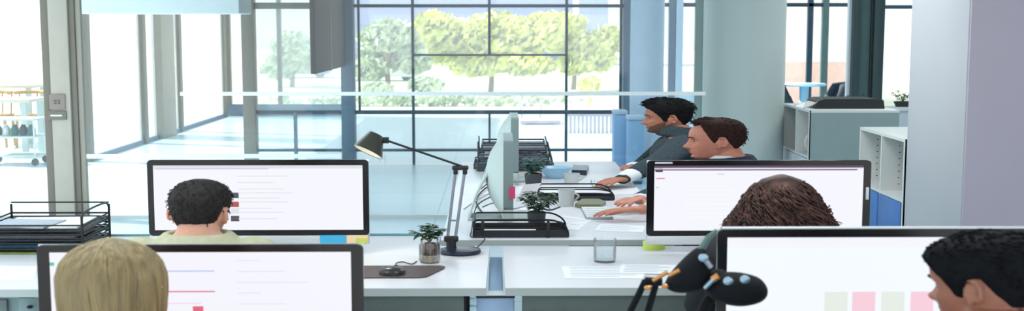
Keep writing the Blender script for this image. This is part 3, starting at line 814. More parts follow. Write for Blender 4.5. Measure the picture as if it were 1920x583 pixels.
def monitor(label, loc, rz, W, panel, chin, z0, content=None, bez=(.03, .028), scr='screen_white', edge=.02, bulge=.06, stand=True, side='black_gloss', desk=ZD, footw=.34, back='alu', lean=None):
    """screen faces local -Y, width along X; panel = glass height, chin = height of the metal chin below; z0 = bottom of chin above the desk."""
    t = thing('computer_monitor', label, 'monitor', loc, 'silver computer monitors', rz)
    H = panel + chin; bx, bz = bez
    zb = z0 + chin
    g = frame_ring(MB(), W, panel, (-W / 2 + bx, W / 2 - bx, bz, panel - bz), .018, -edge / 2, edge / 2 - .004, zb)
    g.build('bezel', side, t, world=False)
    if chin > .01:
        MB().box((0, 0, z0 + chin / 2), (W - .004, edge, chin), .006).build('chin', 'alu_pale' if back == 'alu_pale' else 'alu', t, world=False)
    s = MB().box((0, -.001, zb + panel / 2), (W - 2 * bx + .002, edge - .008, panel - 2 * bz + .002)).build('screen', scr, t, world=False)
    # curved back shell
    m = MB(); nx, nz = 16, 10; vs = []; fs = []
    for j in range(nz + 1):
        for i in range(nx + 1):
            u = i / nx * 2 - 1; w = j / nz * 2 - 1
            d = (1 - abs(u) ** 2.2) * (1 - abs(w) ** 2.6)
            vs.append((u * (W / 2 - .001), edge / 2 + bulge * d, z0 + H / 2 + w * (H / 2 - .001)))
    for j in range(nz):
        for i in range(nx):
            a = j * (nx + 1) + i; fs.append((a, a + 1, a + nx + 2, a + nx + 1))
    b0 = len(vs); vs2 = [(x, edge / 2 - .005, z) for x, y, z in vs]
    m.add(vs, fs)
    rim = MB().box((0, edge / 2 - .003, z0 + H / 2), (W, .006, H), .0025)
    m.add(rim.v, rim.f)
    m.build('back_shell', back, t, world=False)
    if stand:
        prof = [(0, edge / 2 + bulge * .8, z0 + H * .55), (0, edge / 2 + bulge + .05, z0 + H * .25), (0, edge / 2 + bulge + .09, .02), (0, edge / 2 + bulge + .085, .006)]
        vs = []; fs = []; P = spline(prof, 5)
        for p in P:
            for sx in (-1, 1):
                for dy in (0, .012): vs.append((sx * footw / 2 * .9, p[1] + dy, p[2]))
        for i in range(len(P) - 1):
            a = i * 4
            fs += [(a, a + 2, a + 6, a + 4), (a + 1, a + 5, a + 7, a + 3), (a, a + 4, a + 5, a + 1), (a + 2, a + 3, a + 7, a + 6)]
        fs += [(0, 1, 3, 2), (len(vs) - 4, len(vs) - 2, len(vs) - 1, len(vs) - 3)]
        MB().add(vs, fs).build('stand', back, t, world=False)
        MB().box((0, edge / 2 + bulge * .3, .006), (footw, bulge + .26, .012), .004).build('foot', back, t, world=False)
    if content: content(t, s, W, panel, zb, edge, bez)
    return t
def ui(s, t, nm, m, x0, x1, z0, z1, y):
    MB().span((x0, y - .0006, z0), (x1, y, z1)).build(nm, m, s, world=False)

D2 = 5.95
def mon_at(px_a, px_b, py_top, Y):
    a = at(px_a, py_top, Y); b = at(px_b, py_top, Y)
    return (a.x + b.x) / 2, b.x - a.x, a.z
# content builders work in fractions of the visible screen (0..1 across, 0..1 down)
def frac(t, s, W, panel, zb, edge, bez):
    x0 = -W / 2 + bez[0]; x1 = W / 2 - bez[0]; za = zb + bez[1]; zt = zb + panel - bez[1]; y = -edge / 2 + .0032
    def put(nm, m, u0, u1, v0, v1): ui(s, t, nm, m, x0 + (x1 - x0) * u0, x0 + (x1 - x0) * u1, zt - (zt - za) * v1, zt - (zt - za) * v0, y)
    return put
def content_list(t, s, W, panel, zb, edge, bez):
    p = frac(t, s, W, panel, zb, edge, bez)
    p('browser_bar', 'ui_pale', .0, 1, 0, .05); p('browser_address', 'ui_bar', .01, .55, .045, .06)
    for i, v in enumerate((.16, .26, .36, .42, .50, .56, .66, .72, .82)):
        p('text_line', 'ui_pale', .40, .40 + (.25, .18, .22, .26, .2, .24, .16, .22, .19)[i], v, v + .012)
    for i, v in enumerate((.42, .56, .66, .78)):
        p('thumbnail', ('ui_photo', 'ui_photo_red', 'ui_pale', 'ui_photo')[i], .365, .405, v, v + .085)
def content_browser(t, s, W, panel, zb, edge, bez):
    p = frac(t, s, W, panel, zb, edge, bez)
    p('title_bar', 'ui_plum', 0, 1, 0.0, .035); p('tab_bar', 'ui_pale', 0, 1, .035, .06); p('address_bar', 'ui_plum', .0, .97, .06, .075)
    p('menu_icon', 'ui_plum', .005, .04, .035, .10); p('menu_icon', 'ui_pale', .30, .335, .12, .145)
    p('side_label', 'ui_red', .01, .05, .19, .205); p('side_label', 'ui_bar', .01, .022, .33, .345)
    for i in range(8): p('text_line', 'screen_cool', .15, .15 + .2 + .05 * (i % 3), .30 + .07 * i, .315 + .07 * i)
def content_plain(t, s, W, panel, zb, edge, bez):
    p = frac(t, s, W, panel, zb, edge, bez)
    p('green_tab', 'ui_green', 0, .015, .12, .16)
    p('blue_line', 'ui_blue', .38, .545, .22, .235); p('red_line', 'ui_red', .38, .545, .465, .48)
    p('red_block', 'ui_red', .47, .505, .65, .80); p('red_line', 'ui_pink', .38, .50, .61, .62)
    for i in range(6): p('text_line', 'ui_pale', .62, .62 + .08 * (1 + i % 3), .1 + .13 * i, .108 + .13 * i)
def content_cards(t, s, W, panel, zb, edge, bez):
    p = frac(t, s, W, panel, zb, edge, bez)
    p('header_band', 'screen_white', 0, 1, 0, .10)
    for u, m in ((.32, 'ui_sage'), (.41, 'ui_pink'), (.505, 'ui_sage'), (.60, 'ui_pink')):
        p('card', m, u, u + .075, .56, .82)
    p('caption_line', 'ui_pale', .56, .66, .92, .94)

cx, W, zt = mon_at(276, 691, 300, D2)
pan = zt - at(500, 441, D2).z; ch = .048
mA = monitor('monitor showing a web list, in front of the khaki jacketed person', (cx, D2, ZD + .001), 0, W, pan, ch, zt - pan - ch - ZD, content_list)
# sticky notes on its chin
for px_a, px_b, m_, nm in ((600, 648, 'note_blue', 'blue sticky note on the chin of the monitor with the web list'), (650, 690, 'note_peach', 'peach sticky note on the monitor chin corner by the lamp')):
    a = at(px_a, 441, D2 - .014); b = at(px_b, 456, D2 - .014)
    q = MB(); q.span((a.x, D2 - .016, b.z), (b.x, D2 - .0115, a.z))
    tag(q.build('sticky_note', m_), nm, 'sticky note')
a = at(668, 447, D2 - .02); b = at(688, 456, D2 - .02)
tag(MB().span((a.x, D2 - .019, b.z), (b.x, D2 - .0165, a.z)).build('sticky_note', 'note_green'), 'small green note over the peach sticky note', 'sticky note')
cx, W, zt = mon_at(1213, 1633, 301, D2)
mB = monitor('monitor showing a plain browser page, in front of the curly haired person', (cx, D2, ZD + .001), 0, W, pan, ch, zt - pan - ch - ZD, content_browser, bez=(.038, .026))
MB().box((W / 2 - .018, -.014, zt - ZD - .17), (.016, .012, .065), .003).build('side_clip', 'alu', mB, world=False)
MB().box((-W / 2 + .085, -.0115, zt - ZD - .012), (.09, .004, .009), .001).build('corner_sticker', 'alu', mB, world=False)
D1 = 4.0
cx, W, zt = mon_at(70, 681, 459, D1)
mC = monitor('nearest monitor with coloured lines, in front of the blonde person', (cx, D1, ZD + .001), 0, W, .345, .04, zt - .385 - ZD, content_plain, bez=(.042, .026), footw=.4)
cx, W, zt = mon_at(1345, 1960, 430, D1)
mD = monitor('nearest monitor with pink cards, in front of the dark haired man', (cx, D1, ZD + .001), 0, W, .40, .045, zt - .445 - ZD, content_cards, bez=(.034, .028), footw=.4, scr='screen_cool')
# silver rim of the nearest pink-card monitor is its back shell edge: a slim frame
MB().box((0, .002, zt - ZD + .003), (W - .03, .022, .008), .003).build('rim', 'alu', mD, world=False)
# men's monitors seen from the edge
for (pxn, Yc, lb) in ((952, 7.0, 'pale monitor seen edge on, on the auburn haired man desk'), (964, 8.72, 'pale monitor seen edge on, on the bearded man desk')):
    x = at(pxn, 300, Yc).x
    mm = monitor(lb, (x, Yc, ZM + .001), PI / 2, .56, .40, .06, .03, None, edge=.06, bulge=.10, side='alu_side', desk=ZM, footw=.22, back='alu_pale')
mm_x = at(952, 300, 7.0).x
n_ = MB().span((at(955, 350, 6.71).x, 6.706, at(955, 372, 6.71).z), (at(966, 350, 6.71).x, 6.714, at(955, 350, 6.71).z))
tag(n_.build('sticky_note', 'note_pink'), 'pink sticky note on the edge of the auburn haired man monitor', 'sticky note')

# ================================================================== DESK LAMP (olive shade)
DLm = 5.96
b_ = atz(862, 476, ZD)
lp = thing('desk_lamp', 'olive metal desk lamp with slanted shade on the bench desk', 'lamp', (b_.x, DLm, ZD))
MB().lathe([(0, 0), (.105, 0), (.11, .008), (.105, .02), (.06, .026), (0, .026)], (b_.x, DLm, ZD + .0015), 40, 1.0, .85).build('base', 'lamp_navy', lp)
j0 = at(846, 462, DLm); j1 = at(863, 316, DLm); j2 = at(724, 263, DLm)
kn = MB(); kn.lathe([(0, 0), (.022, 0), (.018, .02), (.02, .06), (0, .06)], (j0.x, DLm, ZD + .02), 16, 1.4)
kn.box((j0.x, DLm, ZD + .075), (.075, .03, .03), .008); kn.box((j0.x, DLm, ZD + .055), (.04, .03, .04), .008)
kn.build('lower_joint', 'black', lp)
for dx in (-.02, .02):
    MB().tube([(j0.x + dx, DLm, ZD + .07), (j1.x + dx * 1.2, DLm, j1.z)], .0065, 8, 1.3).build('rod', 'lamp_steel', lp)
MB().tube([(j0.x - .012, DLm, ZD + .17), (j0.x + .04, DLm, ZD + .17)], .005, 6).build('rod_brace', 'lamp_steel', lp)
MB().box((j1.x, DLm, j1.z + .004), (.085, .034, .022), .008).box((j1.x - .024, DLm, j1.z - .015), (.024, .03, .03), .006).box((j1.x + .024, DLm, j1.z - .015), (.024, .03, .03), .006).build('elbow_joint', 'black', lp)
MB().tube([(j1.x + .02, DLm, j1.z + .008), j2], .0055, 8, 1.2).build('upper_arm', 'black_wire', lp)
MB().lathe([(0, -.02), (.016, -.02), (.016, .02), (0, .02)], j2 + V((-.006, 0, 0)), 14, M=Matrix.Rotation(PI / 2, 4, 'Y')).build('shade_joint', 'black', lp)
ctop = at(706, 252, DLm); cbot = at(691, 284, DLm)
ax = (V((cbot.x, DLm - .03, cbot.z)) - ctop); L = ax.length
q = V((0, 0, -1)).rotation_difference(ax.normalized()).to_matrix().to_4x4()
prof_o = [(.0, 0), (.040, 0), (.046, -.006), (.088, -L)]
Msh = q @ Matrix.Diagonal((.92, .8, 1, 1))
sh = MB().lathe(prof_o + [(.085, -L), (.043, -.008), (0, -.005)], ctop, 40, M=Msh).build('shade', 'lamp_olive', lp)
MB().lathe([(.0835, -L + .002), (.042, -.012), (0, -.010)], ctop, 40, M=Msh).build('shade_lining', 'lamp_inside', sh)
bl = ctop + ax * .62
MB().ball(bl, .026, 16).build('bulb', 'bulb', lp)
pl = bpy.data.lights.new('lamp_glow', 'SPOT'); pl.energy = 5; pl.color = (1, .86, .66); pl.shadow_soft_size = .03; pl.spot_size = 2.0; pl.spot_blend = .6
po = bpy.data.objects.new('lamp_glow', pl); C.objects.link(po); po.parent = lp
po.location = (bl + ax * .5) - V(lp.location)
po.rotation_euler = V((0, 0, -1)).rotation_difference(V((.25, -.5, -1)).normalized()).to_euler()
MB().tube(spline([at(710, 287, DLm), at(712, 305, DLm), at(718, 322, DLm), at(722, 305, DLm), at(722, 290, DLm)], 4), .0012, 5).build('pull_cord', 'cable_pale', lp)
# lamp cable
tag(MB().tube(spline([(j0.x + .13, DLm + .11, ZD + .006), V((j0.x + .17, 6.24, ZM + .012)), atz(884, 444, ZM + .016), atz(884, 432, ZM + .012) , at(895, 385, 7.0), at(930, 365, 7.4)], 8), .0035, 6).build('power_cable', 'cable_dark'), 'thin dark cable running from the olive lamp to the pale monitors', 'cable')

# ================================================================== NEAR LAMP (dark, articulated)
YN = 3.55
def nl(px, py, dy=0): 
    p = at(px, py, YN); return V((p.x, YN + dy, p.z))
nb = atz(1200, 720, ZD)
lb_x = nl(1190, 640).x
l2 = thing('desk_lamp', 'dark jointed desk lamp with copper screws beside the nearest monitor', 'lamp', (lb_x, YN + .25, ZD))
yb_ = .25
MB().lathe([(0, 0), (.10, 0), (.105, .01), (.1, .022), (0, .03)], (lb_x, YN + yb_, ZD), 32, 1.2, .8).build('base', 'lamp_charcoal', l2)
for px_t, px_b in ((1211, 1188), (1233, 1222)):
    p = nl(px_t, 530, .02); e = nl(px_b, 600, .1)
    MB().tube([p, e, (lb_x + (.02 if px_t > 1220 else -.02), YN + yb_, ZD + .02)], .0105, 8, 1.1).build('rod', 'lamp_charcoal', l2)
for px_, py_ in ((1214, 538), (1246, 535)): MB().ball(nl(px_, py_, -.01), (.012, .01, .008), 10).build('screw', 'copper', l2)
MB().tube([nl(1210, 528, .01), nl(1242, 530, .01)], [.013, .013], 8).build('elbow_joint', 'lamp_charcoal', l2)
MB().tube([nl(1222, 524, -.02), nl(1250, 507, -.02)], .0065, 8).build('copper_link', 'copper', l2)
MB().tube([nl(1252, 514, -.02), nl(1272, 504, -.02)], .007, 8).build('copper_link', 'copper', l2)
# broad spring cover: lofted outline with thickness
def pillow(outline, Y, th, seg=3):
    """solid with rounded faces from an outline in (px,py) at depth Y."""
    P = [at(a, b, Y) for a, b in outline]
    P = [V((p.x, Y, p.z)) for p in spline([*P, P[0]], 4)[:-1]]
    c = sum(P, V((0, 0, 0))) / len(P); n = len(P); vs = []; fs = []
    rings = []
    for k in range(-seg, seg + 1):
        a_ = k / seg * PI / 2 * .93
        sc = math.cos(a_) ** .6; y = math.sin(a_) * th
        rings.append(len(vs)); vs += [c + (p - c) * sc + V((0, y, 0)) for p in P]
    for a0, b0 in zip(rings, rings[1:]):
        for i in range(n): fs.append((a0 + i, a0 + (i + 1) % n, b0 + (i + 1) % n, b0 + i))
    fs.append(tuple(range(rings[0], rings[0] + n))); fs.append(tuple(range(rings[-1] + n - 1, rings[-1] - 1, -1)))
    return MB().add(vs, fs)
pillow([(1244, 536), (1258, 512), (1290, 478), (1316, 462), (1330, 482), (1333, 510), (1322, 534), (1300, 546), (1265, 548)], YN + .03, .05).build('arm_cover', 'lamp_charcoal', l2)
pillow([(1325, 545), (1332, 524), (1352, 512), (1392, 512), (1425, 522), (1440, 545), (1428, 563), (1395, 572), (1362, 570), (1335, 560)], YN, .06).build('lamp_head', 'lamp_charcoal', l2)
pillow([(1318, 540), (1322, 522), (1345, 505), (1362, 512), (1350, 545), (1330, 556)], YN + .02, .04).build('head_bracket', 'lamp_charcoal', l2)
pillow([(1303, 590), (1318, 560), (1335, 545), (1345, 552), (1330, 575), (1322, 592)], YN + .06, .02).build('lower_strut', 'lamp_charcoal', l2)
for px_, py_ in ((1358, 519), (1389, 516), (1316, 480)):
    MB().lathe([(0, 0), (.012, 0), (.012, .008), (.006, .010), (0, .010)], nl(px_, py_, -.055 if px_ > 1320 else -.02), 14, 1.3, M=Matrix.Rotation(PI / 2, 4, 'X')).build('bolt', 'bolt', l2)
MB().tube([nl(1318, 536, -.03), nl(1335, 517, -.04)], .008, 8).build('steel_link', 'bolt', l2)
MB().tube([nl(1332, 520, -.035), nl(1342, 512, -.04)], .011, 8).build('copper_link', 'copper', l2)
MB().tube([nl(1318, 482, -.01), nl(1332, 500, -.01)], .009, 8).build('steel_link', 'lamp_steel', l2)
MB().tube([nl(1300, 500, .02), nl(1330, 450, .03), nl(1348, 436, .04)], [.014, .010, .006], 8).build('upper_arm', 'frame_green', l2)

# ================================================================== SMALL DESK THINGS
# mouse mat + mouse
y0m = atz(740, 522, ZD).y; y1m = atz(740, 500, ZD).y
mp = [(atz(640, 522, ZD).x, y0m), (atz(785, 523, ZD).x, y0m), (atz(800, 521, ZD).x, y0m + .02), (atz(832, 507, ZD).x, y1m - .06), (atz(834, 503, ZD).x, y1m - .02), (atz(825, 501, ZD).x, y1m), (atz(650, 499, ZD).x, y1m)]
tag(MB().prism(mp, ZD + .0005, ZD + .006).build('mouse_mat', 'mousepad'), 'dark brown mouse mat lying on the bench desk', 'mouse mat')
pm = atz(735, 513, ZD + .006)
ms = thing('computer_mouse', 'dark rounded mouse on the brown mouse mat', 'mouse', (pm.x, pm.y, ZD + .006))
MB().lathe([(1.0, 0), (.98, .4), (.8, .75), (.45, .95), (0, 1.0)], (pm.x, pm.y, ZD + .006), 24, M=Matrix.Diagonal((.062, .055, .034, 1))).lathe([(1, 0), (0, 0)], (pm.x, pm.y, ZD + .006), 24, M=Matrix.Diagonal((.062, .055, .034, 1))).build('shell', 'mouse', ms)
MB().tube([(pm.x + .01, pm.y + .03, ZD + .036), (pm.x + .02, pm.y + .045, ZD + .03)], .006, 8).build('wheel', 'black', ms)
tag(MB().tube(spline([(pm.x + .06, pm.y + .03, ZD + .012), atz(742, 495, ZD + .012), atz(755, 491, ZD + .005), atz(772, 495, ZD + .005), atz(781, 490, ZD + .005)], 6), .003, 6).build('mouse_cable', 'cable_dark'), 'thin dark mouse cable curling across the bench desk', 'cable')
# jar with plant (on left bench)
p = atz(806, 491, ZD) + V((0, 0, .0015))
jr = thing('glass_jar', 'glass jar with pebbles, soil and a small plant beside the lamp', 'plant jar', (p.x, p.y, ZD))
MB().lathe([(0, 0), (.048, 0), (.054, .008), (.054, .082), (.045, .098), (.047, .112), (.043, .112), (.041, .098), (.050, .08), (.050, .008), (0, .005)], (p.x, p.y, ZD + .0015), 32, 1.02).build('jar', 'clear_glass', jr)
MB().lathe([(0, .006), (.048, .006), (.049, .04), (0, .04)], (p.x, p.y, ZD), 24, 1.0).build('pebbles', 'pebble', jr)
MB().lathe([(0, .04), (.049, .04), (.049, .085), (.03, .095), (0, .1)], (p.x, p.y, ZD), 24, 1.0).build('soil', 'soil', jr)
plant((p.x, p.y, ZD + .095), 6, .05, .014, jr, 'leaf_dark', .10, .055, 3)
lfy = MB(); leaf(lfy, (p.x - .01, p.y - .02, ZD + .11), (-.4, -.5, .5), .05, .012); lfy.build('yellow_leaf', 'leaf_yellow', jr, fix=False)
# water glass
p = atz(1134, 490, ZD)
wg = thing('water_glass', 'clear water glass standing on the bench desk', 'glass', (p.x, p.y, ZD))
MB().lathe([(0, 0), (.050, 0), (.054, .01), (.055, .115), (.0525, .115), (.051, .012), (0, .010)], (p.x, p.y, ZD), 36, 1.05).build('tumbler', 'clear_glass', wg)
MB().lathe([(0, .011), (.050, .012), (.0508, .07), (0, .07)], (p.x, p.y, ZD), 36, 1.05).build('water', 'clear_glass', wg)
# printed papers on right bench
def sheet(pts, z, label, mat_='paper', lines=5, m2='print'):
    P = [atz(a, b, z) for a, b in pts]
    t = thing('paper_sheet', label, 'paper', (sum(q.x for q in P) / 4, sum(q.y for q in P) / 4, z))
    MB().prism([(q.x, q.y) for q in P], z, z + .0015).build('sheet', mat_, t)
    m = MB()
    for i in range(lines):
        u = (i + 1) / (lines + 1); a = P[0].lerp(P[3], u); b = P[1].lerp(P[2], u)
        a2 = a.lerp(b, .08); b2 = a.lerp(b, .9 if i % 2 else .7); w = V((0, .006, 0))
        zz = V((0, 0, .0022))
        m.add([a2 + zz, b2 + zz, b2 + w + zz, a2 + w + zz], [(0, 1, 2, 3)])
    if lines: m.build('printed_lines', m2, t, fix=False)
sheet([(1060, 522), (1205, 522), (1215, 500), (1053, 500)], ZD + .0006, 'printed paper sheet lying under the dark lamp on the bench desk', lines=7)
sheet([(1160, 512), (1262, 514), (1270, 497), (1165, 496)], ZD + .003, 'second printed sheet overlapping the first by the dark lamp', lines=5)
# tape roll (yellow green)
p = atz(1226, 465, ZD)
tp = thing('tape_roll', 'yellow green tape roll at the foot of the plain browser monitor', 'tape', (p.x, p.y, ZD))
MB().lathe([(.03, 0), (.058, 0), (.058, .035), (.03, .035), (.03, 0)], (p.x, p.y, ZD), 32, 1.0).build('roll', 'tape_green', tp)
MB().lathe([(.024, .001), (.030, .001), (.030, .034), (.024, .034), (.024, .001)], (p.x, p.y, ZD), 24, 1.0).build('core', 'olive', tp)

# wire letter trays ------------------------------------------------
def round_tray(t, P0, P1, z, h, r, solid_h, m='black_wire'):
    """desk tray whose wire rims curve down to the base at one end."""
    x0, y0 = P0; x1, y1 = P1; R_ = min(.12, (x1 - x0) * .3)
    def rail(hh, y):
        k = max(hh - .02, .005)
        return [(x0, y, z + .004), (x0, y, z + hh - .012), (x0 + .012, y, z + hh)] + [(x1 - R_ + R_ * math.sin(a), y, z + hh - k * (1 - math.cos(a))) for a in [PI / 2 * q / 8 for q in range(9)]] + [(x1, y, z + .004)]
    for y in (y0, y1):
        MB().tube(rail(h, y), r, 6).build('rim', m, t); MB().tube(rail(h * .55, y), r * .85, 6).build('rim', m, t)
    for zz in (h, h * .55): MB().tube([(x0, y0, z + zz - .012), (x0, y1, z + zz - .012)], r, 6).build('end_rail', m, t)
    MB().tube([(x1, y0, z + .02), (x1, y1, z + .02)], r, 6).build('end_rail', m, t)
    MB().span((x0, y0, z + .001), (x1, y1, z + .004)).build('mesh_base', m, t)
    for y in (y0, y1): MB().span((x0, y - .002, z + .001), (x1, y + .002, z + solid_h)).build('side_mesh', 'black', t)
    for x in (x0, x1): MB().span((x - .002, y0, z + .001), (x + .002, y1, z + solid_h * .8)).build('side_mesh', 'black', t)
def wire_tray(t, P0, P1, z, h, r, m='black_wire', base=True, posts=None, solid_h=.0, arc=True):
    """tray over rectangle P0..P1 (x,y) at height z; rims and mesh base as parts."""
    x0, y0 = P0; x1, y1 = P1
    loop = lambda zz: [(x0, y0, zz), (x1, y0, zz), (x1, y1, zz), (x0, y1, zz), (x0, y0, zz)]
    rim = MB(); rim.tube(loop(z + h), r, 6); rim.tube(loop(z + h * .45), r * .8, 6); rim.tube(loop(z + r), r, 6)
    rim.build('rim', m, t)
    if base:
        g = MB(); g.span((x0, y0, z + r * .5), (x1, y1, z + r * .5 + .002))
        g.build('mesh_base', m, t)
    for x, y in ((x0, y0), (x1, y0), (x0, y1), (x1, y1)): MB().tube([(x, y, z), (x, y, z + h)], r * 1.2, 6).build('corner_wire', m, t)
    if solid_h:
        b = MB()
        th = .003
        b.span((x0, y0 - th, z), (x1, y0, z + solid_h)); b.span((x0, y1, z), (x1, y1 + th, z + solid_h)); b.span((x0 - th, y0, z), (x0, y1, z + solid_h)); b.span((x1, y0, z), (x1 + th, y1, z + solid_h))
        b.build('side_mesh', m, t)
# black tray at the near end of men's desk
a = atz(888, 447, ZM); b = atz(1066, 447, ZM)
tx0, tx1, ty0, ty1 = a.x, b.x, a.y + .02, a.y + .27
tr1 = thing('desk_tray', 'black wire desk tray at the near end of the men desk', 'tray', ((tx0 + tx1) / 2, ty0, ZM))
round_tray(tr1, (tx0, ty0), (tx1, ty1), ZM + .001, .098, .0055, .040)
for x in (tx0 + .05, tx1 - .11): MB().span((x - .008, ty0 - .006, ZM), (x + .008, ty0 - .001, ZM + .100), .001).build('upright', 'black', tr1)
sheet([(900, 440), (1000, 440), (1005, 430), (905, 430)], ZM + .012, 'pale paper lying inside the black wire desk tray', lines=3)
# plant jar in front of black tray
def pot_plant(px, py, z, R, hpot, label, lm, stems, hgt, spread, seed, pm='pot_dark', L=.05, w=.014):
    p = atz(px, py, z)
    t = thing('potted_plant', label, 'plant', (p.x, p.y, z))
    MB().lathe([(0, 0), (R * .85, 0), (R, hpot * .9), (R * .95, hpot), (R * .85, hpot), (R * .82, hpot * .8), (0, hpot * .8)], (p.x, p.y, z), 24, 1.3).build('pot', pm, t)
    MB().lathe([(0, hpot * .8), (R * .8, hpot * .8), (0, hpot * .88)], (p.x, p.y, z), 16, 1.3).build('soil', 'soil', t)
    plant((p.x, p.y, z + hpot * .8), stems, L, w, t, lm, hgt, spread, seed)
pot_plant(1006, 424, ZM, .042, .085, 'bushy green plant in a dark pot behind the black wire tray', 'leaf_dark', 9, .13, .075, 11)
pot_plant(1000, 348, ZM, .05, .09, 'teal leaved plant in a dark pot beside the far pale monitor', 'leaf_teal', 9, .13, .09, 12)
# low wire tray between the men
a = atz(1010, 374, ZM); b = atz(1150, 374, ZM)
tr2 = thing('desk_tray', 'low dark wire tray between the desks of the two men', 'tray', ((a.x + b.x) / 2, a.y, ZM))
round_tray(tr2, (a.x, a.y - .05), (b.x, a.y + .14), ZM + .001, .085, .0055, .02)
# letter tray stack far end
a = atz(890, 318, ZM); b = atz(1032, 318, ZM)
tr3 = thing('letter_tray_stack', 'three tier wire letter tray at the far end of the men desks', 'letter tray', ((a.x + b.x) / 2, 9.3, ZM))
for k in range(3):
    wire_tray(tr3, (a.x + .03 * k, 9.25), (b.x - .02 * k, 9.75), ZM + .02 + k * .075, .04, .006, 'wire_grey', solid_h=.008)
for x in (a.x, b.x):
    for y in (9.26, 9.74): MB().tube([(x + .03, y, ZM + .003), (x + .03 if x < 0.2 else x - .03, y, ZM + .24)], .006, 6).build('upright', 'wire_grey', tr3)
for k, (lb, mm_) in enumerate((('teal folder in the lowest tier of the far letter tray', 'folder_blue'), ('loose papers in the middle tier of the far letter tray', 'paper'))):
    tag(MB().span((a.x + .08, 9.3, ZM + .028 + k * .075), (b.x - .1, 9.7, ZM + .04 + k * .075), .002).build('paper_pile' if k else 'folder', mm_), lb, 'papers' if k else 'folder')
# big letter tray at far left on bench
YT = 6.1
ta, tb = at(-14, 470, YT).x, at(176, 470, YT).x
tr4 = thing('letter_tray_stack', 'black three tier letter tray with papers on the bench desk end', 'letter tray', ((ta + tb) / 2, YT, ZD))
TZ = (ZD + .022, ZD + .068, ZD + .116)
for k in range(3):
    zb_ = TZ[k]
    wire_tray(tr4, (ta, YT - .16), (tb, YT + .26), zb_, .035, .005)
for x in (ta, tb):
    for y in (YT - .16, YT + .26): 
        MB().tube([(x, y, ZD + .002), (x, y, at(90, 396, YT).z)], .007, 8).build('upright', 'black_wire', tr4)
zt4 = at(90, 393, YT).z
MB().tube([(ta, YT + .26, zt4), (tb, YT + .26, zt4)], .005, 6).build('top_rail', 'black_wire', tr4)
for x in (tb,): MB().tube(spline([(x, YT - .16, zt4 - .03), (x, YT - .1, zt4 + .005), (x, YT + .2, zt4 + .005), (x, YT + .26, zt4 - .03)], 4), .006, 6).build('top_rail', 'black_wire', tr4)
def pile(x0, x1, y0, y1, z, h, label, m, nm='paper_pile', rot=0.0):
    tag(MB().box(((x0 + x1) / 2, (y0 + y1) / 2, z + h / 2), (x1 - x0, y1 - y0, h), .001, rot).build(nm, m), label, 'folder' if nm == 'folder' else 'papers')
zq = TZ[2] + .007
pile(ta + .06, tb - .05, YT - .12, YT + .22, zq, .012, 'white papers filling the top tier of the black letter tray', 'paper', rot=.04)
pile(ta + .03, tb - .18, YT - .15, YT + .1, zq + .0135, .006, 'grey sheet lying askew over the papers in the top tier', 'print', rot=-.12)
zq = TZ[1] + .007
pile(ta + .05, tb - .06, YT - .12, YT + .2, zq, .02, 'grey papers in the middle tier of the black letter tray', 'print')
zq = TZ[0] + .007
pile(ta + .04, ta + .42, YT - .14, YT + .2, zq, .016, 'blue folder in the lowest tier of the black letter tray', 'folder_blue', 'folder')
pile(ta + .02, ta + .36, YT - .15, YT + .15, ZD + .002, .009, 'green folder under the lowest tier of the black letter tray', 'folder_green', 'folder')
sheet([(-40, 525), (62, 525), (70, 500), (-30, 498)], ZD + .0006, 'white sheets spread on the bench desk before the black letter tray', lines=2)
# cups, keyboards, phones, papers on men's desks
def cup(px, py, z, r, h, label, m):
    p = atz(px, py, z); t = thing('mug', label, 'mug', (p.x, p.y, z))
    MB().lathe([(0, 0), (r * .85, 0), (r, h), (r * .93, h), (r * .8, .008), (0, .008)], (p.x, p.y, z), 28, 1.3).build('cup', m, t)
    MB().tube(spline([(p.x + r * 1.2, p.y + .01, z + h * .75), (p.x + r * 1.9, p.y + .01, z + h * .6), (p.x + r * 1.1, p.y + .01, z + h * .25)], 5), .006, 6).build('handle', m, t)
cup(1062, 386, ZM, .042, .105, 'tall grey mug standing in front of the low wire tray', 'ceramic')
cup(1072, 344, ZM, .046, .075, 'grey mug farther back beside the open paper', 'ceramic')
p = atz(1042, 334, ZM)
bw = thing('paper_bowl', 'pale blue bowl beside the far pale monitor', 'bowl', (p.x, p.y, ZM))
MB().lathe([(0, 0), (.05, 0), (.10, .085), (.096, .085), (.047, .006), (0, .006)], (p.x, p.y, ZM), 28, 1.3).build('bowl', 'table_blue', bw)
def keyboard(pa, pb, pc, pd_, z, label):
    P = [atz(*q, z) for q in (pa, pb, pc, pd_)]
    t = thing('keyboard', label, 'keyboard', (sum(q.x for q in P) / 4, sum(q.y for q in P) / 4, z))
    MB().prism([(q.x, q.y) for q in P], z + .0005, z + .012).build('body', 'key_gap', t)
    k = MB()
    for i in range(14):
        for j in range(5):
            u0, u1 = (i + .12) / 14, (i + .88) / 14; v0, v1 = (j + .12) / 5, (j + .88) / 5
            f = lambda u, v: P[0].lerp(P[1], u).lerp(P[3].lerp(P[2], u), v)
            k.prism([(f(u, v).x, f(u, v).y) for u, v in ((u0, v0), (u1, v0), (u1, v1), (u0, v1))], z + .012, z + .017)
    k.build('keys', 'key', t)
